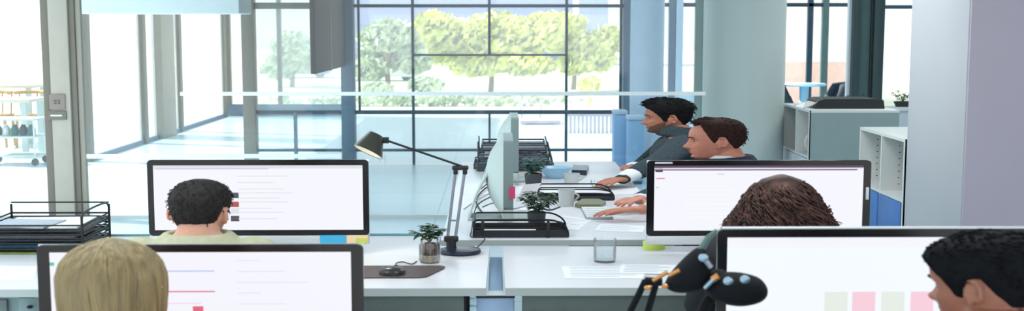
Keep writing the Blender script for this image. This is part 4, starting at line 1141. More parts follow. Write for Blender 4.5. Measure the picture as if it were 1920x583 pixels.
# long side along Y: listed near edge first
keyboard((1100, 412), (1150, 412), (1138, 392), (1090, 392), ZM, 'white keyboard under the hand of the auburn haired man')
keyboard((1112, 352), (1190, 352), (1183, 340), (1108, 340), ZM, 'white keyboard under the watch hand of the bearded man')
def slab_thing(name, cat, pts, z, h, label, m):
    P = [atz(a, b, z) for a, b in pts]
    mb = MB().prism([(q.x, q.y) for q in P], z + .0008, z + h)
    tag(mb.build(name, m), label, cat)
slab_thing('computer_mouse', 'mouse', [(1078, 388), (1088, 390.5), (1126, 390), (1136, 384), (1122, 379), (1092, 379)], ZM, .024, 'olive mouse under the far hand of the auburn haired man', 'olive')
slab_thing('mobile_phone', 'phone', [(1072, 328), (1100, 329), (1104, 319), (1074, 318)], ZM, .04, 'dark blue phone held by the bearded man', 'phone_navy')
sheet([(1010, 425), (1085, 432), (1110, 412), (1040, 402)], ZM + .0006, 'white paper on the desk before the keyboard of the auburn haired man', lines=4)
sheet([(1115, 432), (1205, 436), (1210, 424), (1125, 420)], ZM + .0006, 'white paper by the sleeve of the auburn haired man', lines=3)
# folded card leaning by the pink note
p = atz(985, 395, ZM)
tag(MB().prism([(0, 0), (.11, .02), (.16, .12), (.05, .11)], 0, .004, Matrix.Translation(V((p.x - .06, p.y, ZM + .055))) @ Matrix.Rotation(PI / 2, 4, 'X')).prism([(0, 0), (.11, .0), (.11, .09), (0, .09)], 0, .004, Matrix.Translation(V((p.x - .04, p.y + .0, ZM + .001)))).build('folded_card', 'paper'), 'white folded card standing beside the bushy plant', 'card')
# cables behind the pale monitors
cab = [[(905, 400), (893, 375), (915, 350), (945, 360), (930, 385)], [(870, 392), (900, 372), (925, 362), (950, 380)], [(900, 355), (925, 340), (950, 352), (935, 376), (960, 388)], [(905, 388), (930, 380), (955, 392), (985, 386)], [(990, 392), (1010, 388), (1030, 394), (1050, 388)]]
for i, c in enumerate(cab):
    pts = [atz(a, b, ZM + .007 + .011 * i + .004 * (j % 2)) for j, (a, b) in enumerate(c)]
    tag(MB().tube(spline(pts, 8), .005, 6).build('power_cable', 'cable_dark' if i % 2 == 0 else 'cable_pale'), ('dark cable looping behind the near pale monitor', 'pale cable leading from the lamp side to the near pale monitor', 'dark cable twisting under the near pale monitor', 'pale cable lying along the foot of the near pale monitor', 'dark cable trailing towards the white keyboard')[i], 'cable')
pts = [at(978, 300, 8.9), at(992, 285, 9.0), at(1010, 284, 9.0), at(1028, 297, 9.0), at(1025, 310, 9.0), at(1000, 318, 9.0)]
tag(MB().tube(spline(pts, 6), .006, 6).build('power_cable', 'cable_dark'), 'dark cable arching over the far letter tray', 'cable')

# ================================================================== PEOPLE
def interp(tab, z):
    zs = [r[0] for r in tab]
    return [float(np.interp(z, zs, [r[i] for r in tab])) for i in range(1, len(tab[0]))]
HEAD = [(-.118, .050, -.035, .022), (-.110, .078, -.010, .036), (-.098, .088, .012, .047), (-.080, .089, .045, .056), (-.060, .092, .068, .063), (-.040, .091, .083, .069),
        (-.020, .088, .094, .073), (.000, .089, .101, .0755), (.020, .096, .105, .077), (.045, .098, .106, .0775), (.070, .092, .101, .074), (.092, .078, .088, .065), (.108, .060, .070, .051), (.118, .040, .050, .034), (.1235, .018, .028, .016)]
def smooth_tab(tab, n=60):
    z0, z1 = tab[0][0], tab[-1][0]
    zs = [z0 + (z1 - z0) * (0.5 - 0.5 * math.cos(PI * i / n)) for i in range(n + 1)]
    return [(z, *interp(tab, z)) for z in zs]
def head_point(th, z, f, b, w, feat=True):
    """th = 0 is the front (+Y), returns point. x to the side."""
    c, s = math.cos(th), math.sin(th)
    y = (f if c > 0 else b) * (abs(c) ** .92) * (1 if c > 0 else -1)
    x = w * math.copysign(abs(s) ** .88, s)
    if feat and c > 0:
        g = lambda v, m, sd: math.exp(-((v - m) / sd) ** 2)
        nose = np.interp(z, [-.058, -.050, -.044, -.036, -.018, .004, .016], [0, .012, .028, .033, .021, .010, 0])
        y += nose * g(x, 0, .0125 + .006 * g(z, -.042, .012))
        y -= .010 * g(abs(x), .031, .016) * g(z, .000, .013)      # sockets
        y += .005 * g(abs(x), .026, .022) * g(z, .021, .008)      # brow
        y += .006 * g(x, 0, .024) * (g(z, -.066, .0045) + .9 * g(z, -.077, .0055)) # lips
        y -= .003 * g(x, 0, .024) * g(z, -.0715, .003)
        y -= .004 * g(x, 0, .03) * g(z, -.086, .006)
        y += .006 * g(x, 0, .022) * g(z, -.101, .010)             # chin
        y += .005 * g(abs(x), .045, .016) * g(z, -.026, .016)     # cheekbone
    return V((x, y, z))
def head_mesh(mb, M, nt=72):
    rows = smooth_tab(HEAD); vs = []; fs = []
    for (z, f, b, w) in rows:
        for k in range(nt): vs.append(head_point(2 * PI * k / nt, z, f, b, w))
    n = len(rows)
    for i in range(n - 1):
        for k in range(nt): fs.append((i * nt + k, i * nt + (k + 1) % nt, (i + 1) * nt + (k + 1) % nt, (i + 1) * nt + k))
    fs.append(tuple(range(nt - 1, -1, -1))); fs.append(tuple(range((n - 1) * nt, n * nt)))
    mb.add(vs, fs, M)
    for sx in (-1, 1):      # ears
        pts = []
        for k in range(15):
            a = PI * (.35 + 1.45 * k / 14)
            pts.append((sx * (.080 + .008 * math.sin(a) ** 2), -.012 - .019 * -math.cos(a + PI) * -1, -.008 + .031 * math.sin(a + PI / 2 * 0)))
        mb.ball((0, 0, 0), (.0055, .0175, .030), 14, M @ Matrix.Translation(V((sx * .0785, -.010, -.010))) @ Matrix.Rotation(sx * -.28, 4, 'Z') @ Matrix.Rotation(.18, 4, 'X'))
        mb.tube([M @ V((sx * (.083 + .006 * math.sin(t_) ** 2), -.012 - .018 * math.sin(t_), -.008 + .030 * math.cos(t_))) for t_ in [-.6 + 3.4 * k / 12 for k in range(13)]], .0056, 6)
        mb.ball((0, 0, 0), (.006, .008, .010), 10, M @ Matrix.Translation(V((sx * .078, -.002, -.038))))
def capsule(mb, P, R, seg=14):
    """sphere capped tapered limb through points."""
    P = [V(p) for p in P]; pts = []; rad = []
    d0 = (P[0] - P[1]).normalized(); d1 = (P[-1] - P[-2]).normalized()
    for k in (0, 1, 2):
        a = PI / 2 * (1 - k / 3); pts.append(P[0] + d0 * R[0] * math.sin(a)); rad.append(max(R[0] * math.cos(a), R[0] * .05))
    n = 5
    sp = spline(P, n)
    for i, p in enumerate(sp):
        u = i / n; j = min(int(u), len(R) - 2); t = u - j
        pts.append(p); rad.append(R[j] * (1 - t) + R[j + 1] * t)
    for k in (2, 1, 0):
        a = PI / 2 * (1 - k / 3); pts.append(P[-1] + d1 * R[-1] * math.sin(a)); rad.append(max(R[-1] * math.cos(a), R[-1] * .05))
    mb.tube(pts, rad, seg)
def loft(mb, rows, seg=28):
    vs = []; fs = []
    for (z, cy, w, d) in rows:
        for k in range(seg):
            a = 2 * PI * k / seg; c, s = math.cos(a), math.sin(a)
            vs.append((w * math.copysign(abs(c) ** .85, c), cy + d * math.copysign(abs(s) ** .85, s), z))
    n = len(rows)
    for i in range(n - 1):
        for k in range(seg): fs.append((i * seg + k, i * seg + (k + 1) % seg, (i + 1) * seg + (k + 1) % seg, (i + 1) * seg + k))
    fs.append(tuple(range(seg - 1, -1, -1))); fs.append(tuple(range((n - 1) * seg, n * seg)))
    mb.add(vs, fs)
def fuse(mb, voxel, smooth=3):
    me = mb.mesh('tmp'); o = bpy.data.objects.new('tmp', me); C.objects.link(o)
    r = o.modifiers.new('r', 'REMESH'); r.mode = 'VOXEL'; r.voxel_size = voxel
    if smooth:
        s = o.modifiers.new('s', 'SMOOTH'); s.factor = .5; s.iterations = smooth
    dg = bpy.context.evaluated_depsgraph_get(); dg.update()
    out = bpy.data.meshes.new_from_object(o.evaluated_get(dg))
    bpy.data.objects.remove(o); bpy.data.meshes.remove(me)
    return out
def ik(S, Wp, l1, l2, pole):
    d = Wp - S; L = min(d.length, (l1 + l2) * .995); u = d.normalized()
    if d.length > (l1 + l2) * .995:
        k = d.length / ((l1 + l2) * .995); l1 *= k; l2 *= k; L = d.length
    a = (l1 * l1 - l2 * l2 + L * L) / (2 * L); h = math.sqrt(max(l1 * l1 - a * a, 0))
    p = V(pole); p = p - u * p.dot(u); p = p.normalized()
    return S + u * a + p * h
TORSO = [(.44, 0, .165, .11), (.50, 0, .178, .125), (.60, .0, .165, .12), (.72, .005, .15, .11), (.84, .005, .162, .115), (.94, -.002, .178, .112), (1.00, -.012, .172, .098), (1.04, -.018, .140, .080), (1.07, -.015, .095, .066), (1.10, -.006, .064, .058), (1.14, .003, .056, .056)]
class Person:
    def __init__(s, label, X, Y, yaw, top, skin, head_yaw=0, head_pitch=0, head_roll=0, lean=.06, K=KX, kn=.47, pole=(1.0, -.2, -.22)):
        s.pole = pole
        s.kn = kn
        s.K = K; s.yaw = yaw
        s.t = thing('person', label, 'person', (X, Y, 0)); s.X, s.Y = X, Y
        s.k = (top - .018 - .46) / (1.19 + .1235 - .46)
        hz = .46 + (1.19 - .46) * s.k + (s.k - 1) * 0
        hz = top - .018 - .1235
        s.lean = lean; s.skin = skin
        s.hc = V((0, lean * (hz - .46) + .035, hz))
        s.HM = Matrix.Translation(s.hc) @ Matrix.Rotation(head_yaw, 4, 'Z') @ Matrix.Rotation(head_pitch, 4, 'X') @ Matrix.Rotation(head_roll, 4, 'Y')
        s.W = Matrix.Diagonal((K, 1, 1, 1)) @ Matrix.Rotation(yaw, 4, 'Z')     # local frame -> thing frame
    def tz(s, z): return .46 + (z - .46) * s.k
    def local(s, w):
        """world point -> the person's own frame"""
        v = V((w[0] - s.X, w[1] - s.Y, w[2]))
        return s.W.inverted() @ v
    def torso_rows(s, off=0.0, zmax=2.0, zmin=0, wide=1.0):
        return [(s.tz(z), cy + s.lean * (s.tz(z) - .46), w * wide + off, d + off) for z, cy, w, d in TORSO if zmin <= z <= zmax]
    def shoulder(s, sx):
        z = s.tz(1.005); return V((sx * .165, s.lean * (z - .46) - .012, z))
    def arms(s, wrists):
        """wrists: {+1/-1: local point}; returns shoulder, elbow, wrist triples"""
        out = {}
        for sx in (-1, 1):
            S = s.shoulder(sx); Wp = wrists[sx]
            E = ik(S, Wp, .285, .255, (sx * s.pole[0], s.pole[1], s.pole[2])); out[sx] = (S, E, Wp)
        return out
    def body(s, wrists, hands=True, voxel=.0055, curl=(.10, .42, .5)):
        mb = MB()
        loft(mb, s.torso_rows()); head_mesh(mb, s.HM)
        nb = V((0, s.lean * (s.tz(1.08) - .46) - .008, s.tz(1.06))); nh = s.HM @ V((0, -.022, -.06))
        capsule(mb, [nb, (nb + nh) / 2 + V((0, -.004, 0)), nh], [.062, .056, .056])
        s.A = s.arms(wrists)
        for sx in (-1, 1):
            S, E, Wp = s.A[sx]
            capsule(mb, [S, S.lerp(E, .5), E, E.lerp(Wp, .35), Wp], [.058, .048, .040, .041, .027])
            s.hand(mb, sx, E, Wp, curl)
            hip = V((sx * .095, .03, .52)); knee = V((sx * .12, s.kn, .52)); ank = V((sx * .12, s.kn - .02, .09))
            capsule(mb, [hip, hip.lerp(knee, .5), knee, knee.lerp(ank, .4), ank], [.085, .075, .055, .052, .036])
            capsule(mb, [ank + V((0, -.03, -.045)), ank + V((0, .08, -.055)), ank + V((0, .17, -.062))], [.038, .036, .026])
        me = fuse(mb, voxel, 2)
        me.transform(s.W); s.bodyobj = link('body', me, s.skin, s.t, False, 180)
    def hand(s, mb, sx, E, Wp, curl):
        d = (Wp - E); d.z *= .35; d = d.normalized()
        up = V((0, 0, 1)); side = d.cross(up).normalized()          # to the hand's own outer side for +X arm
        thumb = side * (-sx)                                          # thumb points inward
        up = side.cross(d).normalized()
        base = Wp
        for i, (o, L) in enumerate(((.030, .070), (.010, .080), (-.010, .074), (-.029, .056))):
            k0 = base + thumb * (o * .62) + d * .008
            kn = base + thumb * o + d * (.092 - .006 * abs(i - 1)) + up * .006
            capsule(mb, [k0, k0.lerp(kn, .5) + up * .003, kn], [.0165, .0145, .0115], 10)
            p = kn; ang = 0; q = [kn]; lens = (L * .45, L * .32, L * .26)
            fan = thumb * (o * 1.6)
            for j, l in enumerate(lens):
                ang += curl[j]
                dd = (d * math.cos(ang) - up * math.sin(ang) + fan * .35).normalized()
                p = p + dd * l; q.append(p)
            capsule(mb, q, [.0098, .0088, .0080, .0066], 10)
        t0 = base + thumb * .022 + d * .020 - up * .004
        t1 = t0 + (thumb * .75 + d * .7 - up * .15).normalized() * .044
        t2 = t1 + (thumb * .25 + d * 1 - up * .25).normalized() * .032
        t3 = t2 + (d * 1 - up * .3).normalized() * .026
        capsule(mb, [t0, t1, t2, t3], [.0155, .0125, .0105, .0078], 10)
    def put(s, name, mb, m, smooth=180, fix=True, xform=True):
        me = mb.mesh(name) if isinstance(mb, MB) else mb
        if xform: me.transform(s.W)
        if fix and isinstance(mb, MB):
            bm = bmesh.new(); bm.from_mesh(me); bmesh.ops.recalc_face_normals(bm, faces=bm.faces[:]); bm.to_mesh(me); bm.free()
        return link(name, me, m, s.t, False, smooth)
    def garment(s, name, m, zmax=1.045, off=.012, cuff=.90, voxel=.009, wide=1.0, collar=None):
        mb = MB(); loft(mb, s.torso_rows(off, zmax, wide=wide))
        for sx in (-1, 1):
            S, E, Wp = s.A[sx]; end = E.lerp(Wp, cuff)
            capsule(mb, [S, S.lerp(E, .5), E, E.lerp(Wp, .35 * cuff), end], [.070 + off * .4, .058 + off * .6, .050 + off * .6, .049 + off * .6, .038 + off * .3])
        if collar:      # ring of cloth round the neck
            for (z, r, tk_, tilt) in collar:
                zc = s.tz(z); cy = s.lean * (zc - .46) - .004
                mb.tube([(r * math.cos(a) * 1.05, cy + r * math.sin(a), zc + tilt * math.sin(a)) for a in [2 * PI * k / 24 for k in range(25)]], tk_, 8)
        return s.put(name, fuse(mb, voxel, 2), m)
    def trousers(s, m='trousers'):
        mb = MB(); loft(mb, s.torso_rows(.014, .62))
        for sx in (-1, 1):
            hip = V((sx * .095, .03, .52)); knee = V((sx * .12, s.kn, .52)); ank = V((sx * .12, s.kn - .02, .13))
            capsule(mb, [hip, hip.lerp(knee, .5), knee, knee.lerp(ank, .4), ank], [.098, .088, .068, .064, .05])
            
        s.put('trousers', fuse(mb, .012, 2), m)
        sh = MB()
        for sx in (-1, 1):
            sh2 = MB(); ank = V((sx * .12, s.kn - .02, .09))
            capsule(sh2, [ank + V((0, -.035, -.04)), ank + V((0, .08, -.045)), ank + V((0, .19, -.055))], [.05, .047, .035])
            for i, v in enumerate(sh2.v): v.z = max(v.z, .0)
            s.put('shoe', sh2, 'black')
    def eyes(s, brow='hair_black'):
        for sx in (-1, 1):
            e = MB(); e.ball((0, 0, 0), (.0105, .0115, .0065), 14, s.HM @ Matrix.Translation(V((sx * .031, .0705, .001)))); o = s.put('eye', e, 'eye')
            i = MB(); i.ball((0, 0, 0), (.0056, .0042, .0052), 10, s.HM @ Matrix.Translation(V((sx * .031, .0792, .001)))); 
            me = i.mesh('iris'); me.transform(s.W); link('iris', me, 'iris', o, False, 180)
            b = MB(); b.tube([s.HM @ head_point(sx * a, .021 + .004 * math.sin((a - .12) / .5 * PI), *interp(HEAD, .022)) for a in [.12 + .5 * k / 8 for k in range(9)]], [.0015, .003, .0034, .0034, .003, .003, .0024, .002, .001], 6)
            s.put('eyebrow', b, brow)
        for sx in (-1, 1):
            k_ = MB(); k_.tube([s.HM @ V((sx * (.031 + .0115 * math.cos(a)), .0790 - .006 * abs(math.cos(a)), .003 + .0045 * math.sin(a))) for a in [PI * q / 8 for q in range(9)]], .0022, 6)
            s.put('eyelid', k_, s.skin)
        l = MB()
        for z, r in ((-.0665, .0042), (-.0765, .0048)):
            pts = [s.HM @ (head_point(a, z, *interp(HEAD, z)) + V((0, -.0015, 0))) for a in [-.24 + .48 * k / 10 for k in range(11)]]
            l.tube(pts, [r * (.25 + .75 * math.sin(PI * k / 10)) for k in range(11)], 6)
        s.put('lips', l, 'lip')
    def hair_shell(s, line, thick, m, name='hair', wob=.004, seed=1, tuft=0, flow=None, tl=.03, tr_=.004):
        """hair as an offset of the skull: line(th) = hairline height, thick(th,z) = thickness."""
        r = random.Random(seed); nt, nz = 96, 40; vs = []; fs = []; mb = MB(); pts = {}
        for k in range(nt):
            th = 2 * PI * k / nt; z0 = line(th)
            for i in range(nz + 1):
                u = i / nz; z = z0 + (.1235 - z0) * (1 - (1 - u) ** 1.5)
                f, b, w = interp(HEAD, z); p = head_point(th, z, f, b, w, False)
                e = min(1, u * 6); tk_ = thick(th, z) * (e ** .6) + (-.003 if i == 0 else .0)
                n = V((p.x, p.y, max(0, z - .01) * 1.0)).normalized()
                tk_ += wob * (math.sin(th * 23 + z * 160 + seed) * math.sin(z * 210 + th * 7)) * e
                vs.append(p + n * tk_); pts[(k, i)] = (p + n * tk_, n)
        for k in range(nt):
            for i in range(nz):
                a = k * (nz + 1) + i; b_ = ((k + 1) % nt) * (nz + 1) + i
                fs.append((a, b_, b_ + 1, a + 1))
        cap = len(vs); top = sum((vs[k * (nz + 1) + nz] for k in range(nt)), V((0, 0, 0))) / nt; vs.append(top + V((0, 0, .003)))
        for k in range(nt): fs.append((k * (nz + 1) + nz, ((k + 1) % nt) * (nz + 1) + nz, cap))
        mb.add(vs, fs, s.HM)
        for _ in range(tuft):
            k = r.randrange(nt); i = int(nz * r.random() ** .8)
            p, n = pts[(k, min(i, nz))]
            d = V(flow(p)) if flow else V((p.x * .5, -1, -.6))
            d = d - n * d.dot(n) * .8; d = (d.normalized() + V((r.uniform(-.25, .25), r.uniform(-.25, .25), r.uniform(-.15, .25)))).normalized()
            L = tl * r.uniform(.6, 1.3); q = [p - n * .004, p + d * L * .5 + n * L * .18, p + d * L + n * L * .02]
            mb.tube([s.HM @ x for x in spline(q, 3)], [tr_, tr_ * .95, tr_ * .9, tr_ * .8, tr_ * .6, tr_ * .4, tr_ * .1], 5)
        return s.put(name, mb, m)

def office_chair(p, label):
    """swivel chair under the person."""
    t = thing('office_chair', label, 'chair', (p.X, p.Y, 0), 'office chairs of the seated people')
    def put(nm, mb, m):
        me = mb.mesh(nm); me.transform(p.W); bm = bmesh.new(); bm.from_mesh(me); bmesh.ops.recalc_face_normals(bm, faces=bm.faces[:]); bm.to_mesh(me); bm.free()
        link(nm, me, m, t, False, 40)
    put('seat', MB().box((0, .05, .385), (.46, .36, .06), .025), 'chair_black')
    put('backrest', MB().box((0, -.19, .70), (.38, .05, .34), .02), 'chair_black')
    put('back_support', MB().tube(spline([(0, -.05, .36), (0, -.2, .38), (0, -.225, .5), (0, -.222, .65)], 4), .02, 8), 'black')
    put('gas_column', MB().tube([(0, .05, .10), (0, .05, .36)], .028, 12), 'alu')
    for k in range(5):
        a = 2 * PI * k / 5 + .3
        e = V((.26 * math.cos(a), .05 + .26 * math.sin(a), .075))
        put('base_arm', MB().tube([(0, .05, .10), e], [.025, .015], 8), 'black')
        put('caster', MB().ball((e.x, e.y, .03), (.02, .03, .03), 10), 'black')

K = KX
# ---- bearded man (far)
YB_ = 8.95
hx = at(1262, 215, YB_)
bm_ = Person('bearded man in a grey knit sweater facing the far pale monitor', hx.x + .10, YB_, PI / 2, at(1262, 186, YB_).z, 'skin_c', head_pitch=-.03, lean=.06)
wl = atz(1168, 338, ZM + .055); wrr = atz(1186, 317, ZM + .06)
# facing -X : own left side (x<0 in own frame) is towards the camera
wr_ = {-1: bm_.local((wl.x, wl.y, ZM + .065)), 1: bm_.local((wrr.x, wrr.y, ZM + .075))}
bm_.body(wr_, voxel=.0038, curl=(.12, .3, .4)); bm_.garment('sweater', 'knit', 1.06, .018, .80, wide=1.06, collar=[(1.065, .083, .020, .012), (1.09, .077, .019, .012), (1.108, .073, .017, .014), (1.122, .072, .012, .016)])
for sx in (-1, 1):
    S, E, Wp = bm_.A[sx]
    c = MB(); capsule(c, [E.lerp(Wp, .74), E.lerp(Wp, .90)], [.046, .041]); bm_.put('shirt_cuff', c, 'shirt_white')
S, E, Wp = bm_.A[-1]
wtc = MB(); dv = (Wp - E).normalized(); wtc.tube([Wp - dv * .012, Wp + dv * .012], .0345, 14); wo = bm_.put('wristwatch', wtc, 'watch_strap')
fc = MB(); fc.ball(tuple(Wp + V((-.01, 0, .031))), (.014, .014, .006), 12); me = fc.mesh('watch_face'); me.transform(bm_.W); link('watch_face', me, 'alu', wo, False, 180)
bm_.trousers(); bm_.eyes()
def hl_rec(th):
    a = abs(math.atan2(math.sin(th), math.cos(th)))
    return float(np.interp(a, [0, .35, .62, .9, 1.15, 1.34, 1.46, 1.75, 2.0, 2.5, PI], [.092, .095, .102, .086, .052, .0, -.018, .026, -.02, -.060, -.064]))
def hl_man(th, front=.072, side=.0, nape=-.062):
    c = math.cos(th); a = abs(math.atan2(math.sin(th), math.cos(th)))
    return float(np.interp(a, [0, .5, .85, 1.12, 1.32, 1.45, 1.75, 2.0, 2.5, PI], [front, front - .004, front - .022, .02, -.028, -.030, .026, -.02, nape, nape - .004]))
bm_.hair_shell(lambda th: hl_man(th), lambda th, z: .006 + .020 * max(0, min(1, (z - .03) / .06)) + (.010 * max(0, math.cos(th)) * max(0, min(1, (z - .06) / .04))), 'hair_black', wob=.0015, seed=4, tuft=420, flow=lambda p: (p.x * 2, .5 if p.z > .09 and p.y > .03 else -.7, .3 if p.y > .05 else -.5), tl=.020, tr_=.0026)
# beard: offset jaw patch
def beard(P, m, off=.0022):
    nt, nz = 60, 26; vs = []; fs = []
    for i in range(nz + 1):
        z = -.1165 + .098 * i / nz
        f, b, w = interp(HEAD, z)
        for k in range(nt + 1):
            th = (k / nt * 2 - 1) * 1.42
            p = head_point(th, z, f, b, w); q = V((p.x, p.y, p.z * .4)).normalized()
            zlim = -.066 + .040 * abs(math.sin(th)) ** 3
            inn = 1 if (z < zlim) else -1
            mouth = (abs(p.x) < .024 and -.081 < z < -.060)
            ee = off * (1 if inn > 0 and not mouth else -1.5)
            vs.append(p + q * ee)
    for i in range(nz):
        for k in range(nt):
            a = i * (nt + 1) + k; fs.append((a, a + 1, a + nt + 2, a + nt + 1))
    mb = MB().add(vs, fs, P.HM); P.put('beard', mb, m, fix=False)
beard(bm_, 'beard')
office_chair(bm_, 'dark office chair under the bearded man')
# ---- auburn haired man (near)
YN_ = 7.32
hx = at(1350, 260, YN_)
am = Person('man with short auburn hair in a navy jacket facing the near pale monitor', hx.x + .10, YN_, PI / 2, at(1350, 221, YN_).z, 'skin_b', head_pitch=-.02, lean=.05)
wl = atz(1205, 398, ZM + .05); wrr = atz(1196, 378, ZM + .06)
wr_ = {-1: am.local((wl.x, wl.y, ZM + .068)), 1: am.local((wrr.x, wrr.y, ZM + .072))}
am.body(wr_, voxel=.0038, curl=(.08, .25, .35))
am.garment('shirt', 'shirt_white', 1.065, .010, .84, collar=[(1.07, .070, .012, .010), (1.090, .067, .009, .004)])
am.garment('jacket', 'jacket_navy', 1.055, .022, .80, wide=1.06, collar=[(1.06, .090, .018, -.006), (1.078, .082, .014, -.012)])
am.trousers(); am.eyes('hair_auburn')
am.hair_shell(hl_rec, lambda th, z: .005 + .012 * max(0, min(1, (z - .05) / .05)) + .006 * max(0, math.cos(th)) * max(0, min(1, (z - .07) / .04)), 'hair_auburn', wob=.002, seed=9, tuft=320, flow=lambda p: (p.x * 2, .9 if p.z > .085 else -.6, .1 if p.z > .085 else -.6), tl=.014, tr_=.0022)
office_chair(am, 'dark office chair under the man in the navy jacket')
# ---- people seen from behind
def wrists_fwd(z, y, dx=.2): return {-1: V((-dx, y, z)), 1: V((dx, y, z))}
# khaki jacket
YK = 4.78
hx = at(372, 380, YK)
kp = Person('person with short dark hair and khaki jacket before the web list monitor', hx.x, YK - .06, 0, at(372, 335, YK).z, 'skin_a', head_yaw=-.16, head_roll=.03, lean=.07, K=1.42, kn=.34, pole=(.35, -.5, -.5))
kp.body(wrists_fwd(.835, .36, .13), voxel=.0055)
kp.garment('jacket', 'jacket_khaki', 1.05, .018, .92, wide=1.12, collar=[(1.05, .105, .022, .0), (1.07, .094, .020, .002), (1.09, .086, .014, .002)])
kp.trousers(); kp.eyes()
kp.hair_shell(lambda th: hl_man(th, .07, nape=-.078), lambda th, z: .004 + .008 * max(0, min(1, (z - .0) / .06)), 'hair_dark', wob=.0012, seed=14, tuft=500, flow=lambda p: (p.x * 3, -.4, -1.0), tl=.013, tr_=.002)
office_chair(kp, 'dark office chair under the person in khaki')
# curly
hx = at(1466, 380, YK)
cp = Person('person with long curly brown hair before the plain browser monitor', hx.x, YK - .06, 0, at(1470, 326, YK).z, 'skin_a', lean=.07, K=1.42, kn=.34, pole=(.3, -.6, -.5))
cp.body(wrists_fwd(.835, .36, .13), voxel=.0065); cp.garment('top', 'top_grey', 1.05, .014, .9); cp.trousers(); cp.eyes('hair_brown')
def curly():
    r = random.Random(5); mb = MB()
    rows = [(r_[0], r_[1] * KX / cp.K, r_[2]) for r_ in [(-.24, .118, .115), (-.17, .128, .122), (-.11, .127, .125), (-.05, .112, .125), (.0, .097, .12), (.05, .081, .118), (.09, .063, .100), (.116, .044, .075), (.130, .022, .04), (.138, .006, .01)]]
    vs = []; fs = []; seg = 40
    for z, w, d in rows:
        for k in range(seg):
            a = 2 * PI * k / seg
            j = 1 + .05 * math.sin(a * 7 + z * 60) + .03 * math.sin(a * 13 - z * 90)
            yy = -.012 + d * math.sin(a) * j
            if z < .06: yy = min(yy, .03)
            vs.append((w * math.cos(a) * j, yy, z))
    n = len(rows)
    for i in range(n - 1):
        for k in range(seg): fs.append((i * seg + k, i * seg + (k + 1) % seg, (i + 1) * seg + (k + 1) % seg, (i + 1) * seg + k))
    fs.append(tuple(range((n - 1) * seg, n * seg))); fs.append(tuple(range(seg - 1, -1, -1)))
    mb.add(vs, fs, cp.HM)
    for _ in range(760):
        a = r.uniform(PI * .95, PI * 2.05) + (r.uniform(-.3, .3)); z = r.uniform(-.12, .11)
        w, d = np.interp(z, [q[0] for q in rows], [q[1] for q in rows]), np.interp(z, [q[0] for q in rows], [q[2] for q in rows])
        r0 = r.random(); L = r.uniform(.06, .14); ph = r.uniform(0, 6.3); tw = r.uniform(80, 130); am_ = r.uniform(.006, .012); pts = []
        m = 22
        for i in range(m):
            u = i / (m - 1); zz = z - L * u
            ww = np.interp(zz, [q[0] for q in rows], [q[1] for q in rows]); dd = np.interp(zz, [q[0] for q in rows], [q[2] for q in rows])
            out = 1.0 + .05 * u + (.16 * u * r0 if z < .02 else 0)
            b = a + .1 * u * math.sin(ph)
            yy = -.012 + dd * math.sin(b) * out
            pts.append(cp.HM @ V((ww * math.cos(b) * out + am_ * math.cos(ph + tw * L * u), min(yy, .045) + am_ * math.sin(ph + tw * L * u), zz + .003 * math.sin(ph * 2 + u * 9))))
        rr = r.uniform(.0022, .0044)
        mb.tube(pts, [rr * (1 - .75 * (i / (m - 1)) ** 2) for i in range(m)], 5)
    for q in range(110):      # loose ringlets standing off at both sides
        sd_ = 1 if q % 2 else -1; z = r.uniform(-.16, .03)
        w = np.interp(z, [q_[0] for q_ in rows], [q_[1] for q_ in rows]); ph = r.uniform(0, 6.3); o = r.uniform(.95, 1.13); L = r.uniform(.05, .10); tw = r.uniform(120, 190); am_ = r.uniform(.006, .011); y = r.uniform(-.08, .03)
        pts = [cp.HM @ V((sd_ * (w * o + .02 * i / 21) + am_ * math.cos(ph + tw * L * i / 21), y + am_ * math.sin(ph + tw * L * i / 21), z - L * i / 21)) for i in range(22)]
        mb.tube(pts, [.0024 * (1 - .6 * i / 21) for i in range(22)], 5)
    cp.put('hair', mb, 'hair_brown')
curly()
office_chair(cp, 'dark office chair under the curly haired person')
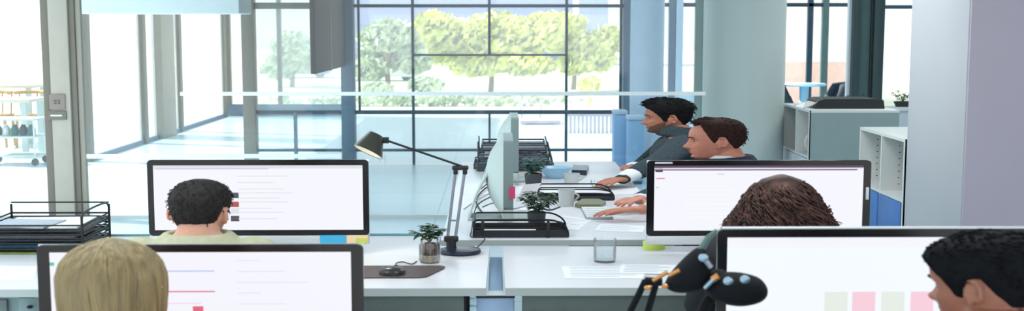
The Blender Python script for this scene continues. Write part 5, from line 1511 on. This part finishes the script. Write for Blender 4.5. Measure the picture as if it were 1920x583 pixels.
# blonde
YBl = 3.42
hx = at(206, 500, YBl)
bp = Person('person with a smooth blonde bob before the nearest monitor', hx.x, YBl - .06, 0, at(206, 442, YBl).z, 'skin_a', head_yaw=-.08, lean=.07, pole=(.4, -.5, -.5))
bp.body(wrists_fwd(.835, .42), voxel=.0065); bp.garment('blouse', 'blouse', 1.05, .012, .9); bp.trousers(); bp.eyes('hair_grey')
def bob():
    r = random.Random(2); mb = MB(); seg = 64
    rows = [(q_[0], q_[1] * .93, q_[2]) for q_ in [(-.150, .072, .085), (-.142, .084, .098), (-.12, .0905, .110), (-.08, .0945, .122), (-.03, .0965, .127), (.02, .096, .126), (.06, .088, .114), (.09, .073, .094), (.11, .053, .070), (.125, .028, .037), (.132, .010, .014)]]
    rz = [(z,) + tuple(interp(rows, z)) for z in [-.150 + .282 * (.5 - .5 * math.cos(PI * i / 36)) for i in range(37)]]
    vs = []; fs = []
    for z, w, d in rz:
        for k in range(seg):
            a = 2 * PI * k / seg; j = 1 + .012 * math.sin(a * 17 + 2 * math.sin(z * 20)) + .008 * math.sin(a * 31)
            yy = -.008 + d * math.sin(a) * j
            if z < .045 and yy > .035: yy = .035
            vs.append((w * math.cos(a) * j, yy, z))
    n = len(rz)
    for i in range(n - 1):
        for k in range(seg): fs.append((i * seg + k, i * seg + (k + 1) % seg, (i + 1) * seg + (k + 1) % seg, (i + 1) * seg + k))
    fs.append(tuple(range(seg - 1, -1, -1))); fs.append(tuple(range((n - 1) * seg, n * seg)))
    mb.add(vs, fs, bp.HM)
    for _ in range(520):
        a = r.uniform(PI * .92, PI * 2.08); z0 = r.uniform(.03, .128); z1 = r.uniform(-.155, -.05); pts = []
        for i in range(12):
            u = i / 11; z = z0 + (z1 - z0) * u
            w, d = interp(rows, max(z, -.142)); b = a + .05 * math.sin(u * 3 + a * 5)
            o = 1.004 + .006 * math.sin(u * 7 + a * 9)
            pts.append(bp.HM @ V((w * math.cos(b) * o, min(-.008 + d * math.sin(b) * o, .04), z)))
        rr = r.uniform(.0014, .0032); mb.tube(pts, [rr * (.5 + .5 * math.sin(PI * min(1, .15 + i / 12))) for i in range(12)], 5)
    bp.put('hair', mb, 'hair_blonde')
bob()
office_chair(bp, 'dark office chair under the blonde person')
# dark haired man nearest
YD = 3.05
hx = at(1894, 520, YD)
dm = Person('dark haired man in profile before the nearest pink card monitor', hx.x, YD - .05, .15, at(1894, 441, YD).z, 'skin_d', head_yaw=.66, head_pitch=-.10, lean=.08, pole=(.4, -.5, -.5))
dm.body(wrists_fwd(.835, .42), voxel=.005); dm.garment('shirt', 'shirt_slate', 1.05, .014, .9); dm.trousers(); dm.eyes('hair_near_black')
dm.hair_shell(lambda th: hl_man(th, .066, nape=-.07), lambda th, z: .006 + .012 * max(0, min(1, (z - .0) / .07)) + .003 * max(0, math.cos(th)) * max(0, min(1, (z - .05) / .04)), 'hair_near_black', wob=.0015, seed=21, tuft=500, flow=lambda p: (p.x * 3, -.7, -.3), tl=.014, tr_=.0026)
office_chair(dm, 'dark office chair under the dark haired man')

# ================================================================== LIGHT
sun = bpy.data.lights.new('sun', 'SUN'); sun.energy = 11.0; sun.angle = .02; sun.color = (1, .96, .88)
so = bpy.data.objects.new('sun', sun); C.objects.link(so)
sd = V((.72, -.22, -.66)).normalized()
so.rotation_euler = V((0, 0, -1)).rotation_difference(sd).to_euler()
w = bpy.data.worlds.new('world'); bpy.context.scene.world = w; w.use_nodes = True
nt = w.node_tree; bg = nt.nodes['Background']
tc = nt.nodes.new('ShaderNodeTexCoord'); sp = nt.nodes.new('ShaderNodeSeparateXYZ'); rp = nt.nodes.new('ShaderNodeValToRGB')
nt.links.new(tc.outputs['Generated'], sp.inputs[0]); nt.links.new(sp.outputs['Z'], rp.inputs[0])
rp.color_ramp.elements[0].color = (.98, .99, 1, 1); rp.color_ramp.elements[1].color = (.90, .95, 1, 1)
nt.links.new(rp.outputs[0], bg.inputs['Color']); bg.inputs['Strength'].default_value = 1.35

sc = bpy.context.scene
sc.view_settings.view_transform = 'Standard'; sc.view_settings.look = 'None'
sc.view_settings.gamma = 1.0; sc.view_settings.use_curve_mapping = False
sc.view_settings.exposure = 0.0
sc.cycles.max_bounces = 8; sc.cycles.transparent_max_bounces = 16
sc.cycles.caustics_reflective = False; sc.cycles.caustics_refractive = False
sc.cycles.sample_clamp_indirect = 6.0
sc.cycles.use_denoising = True
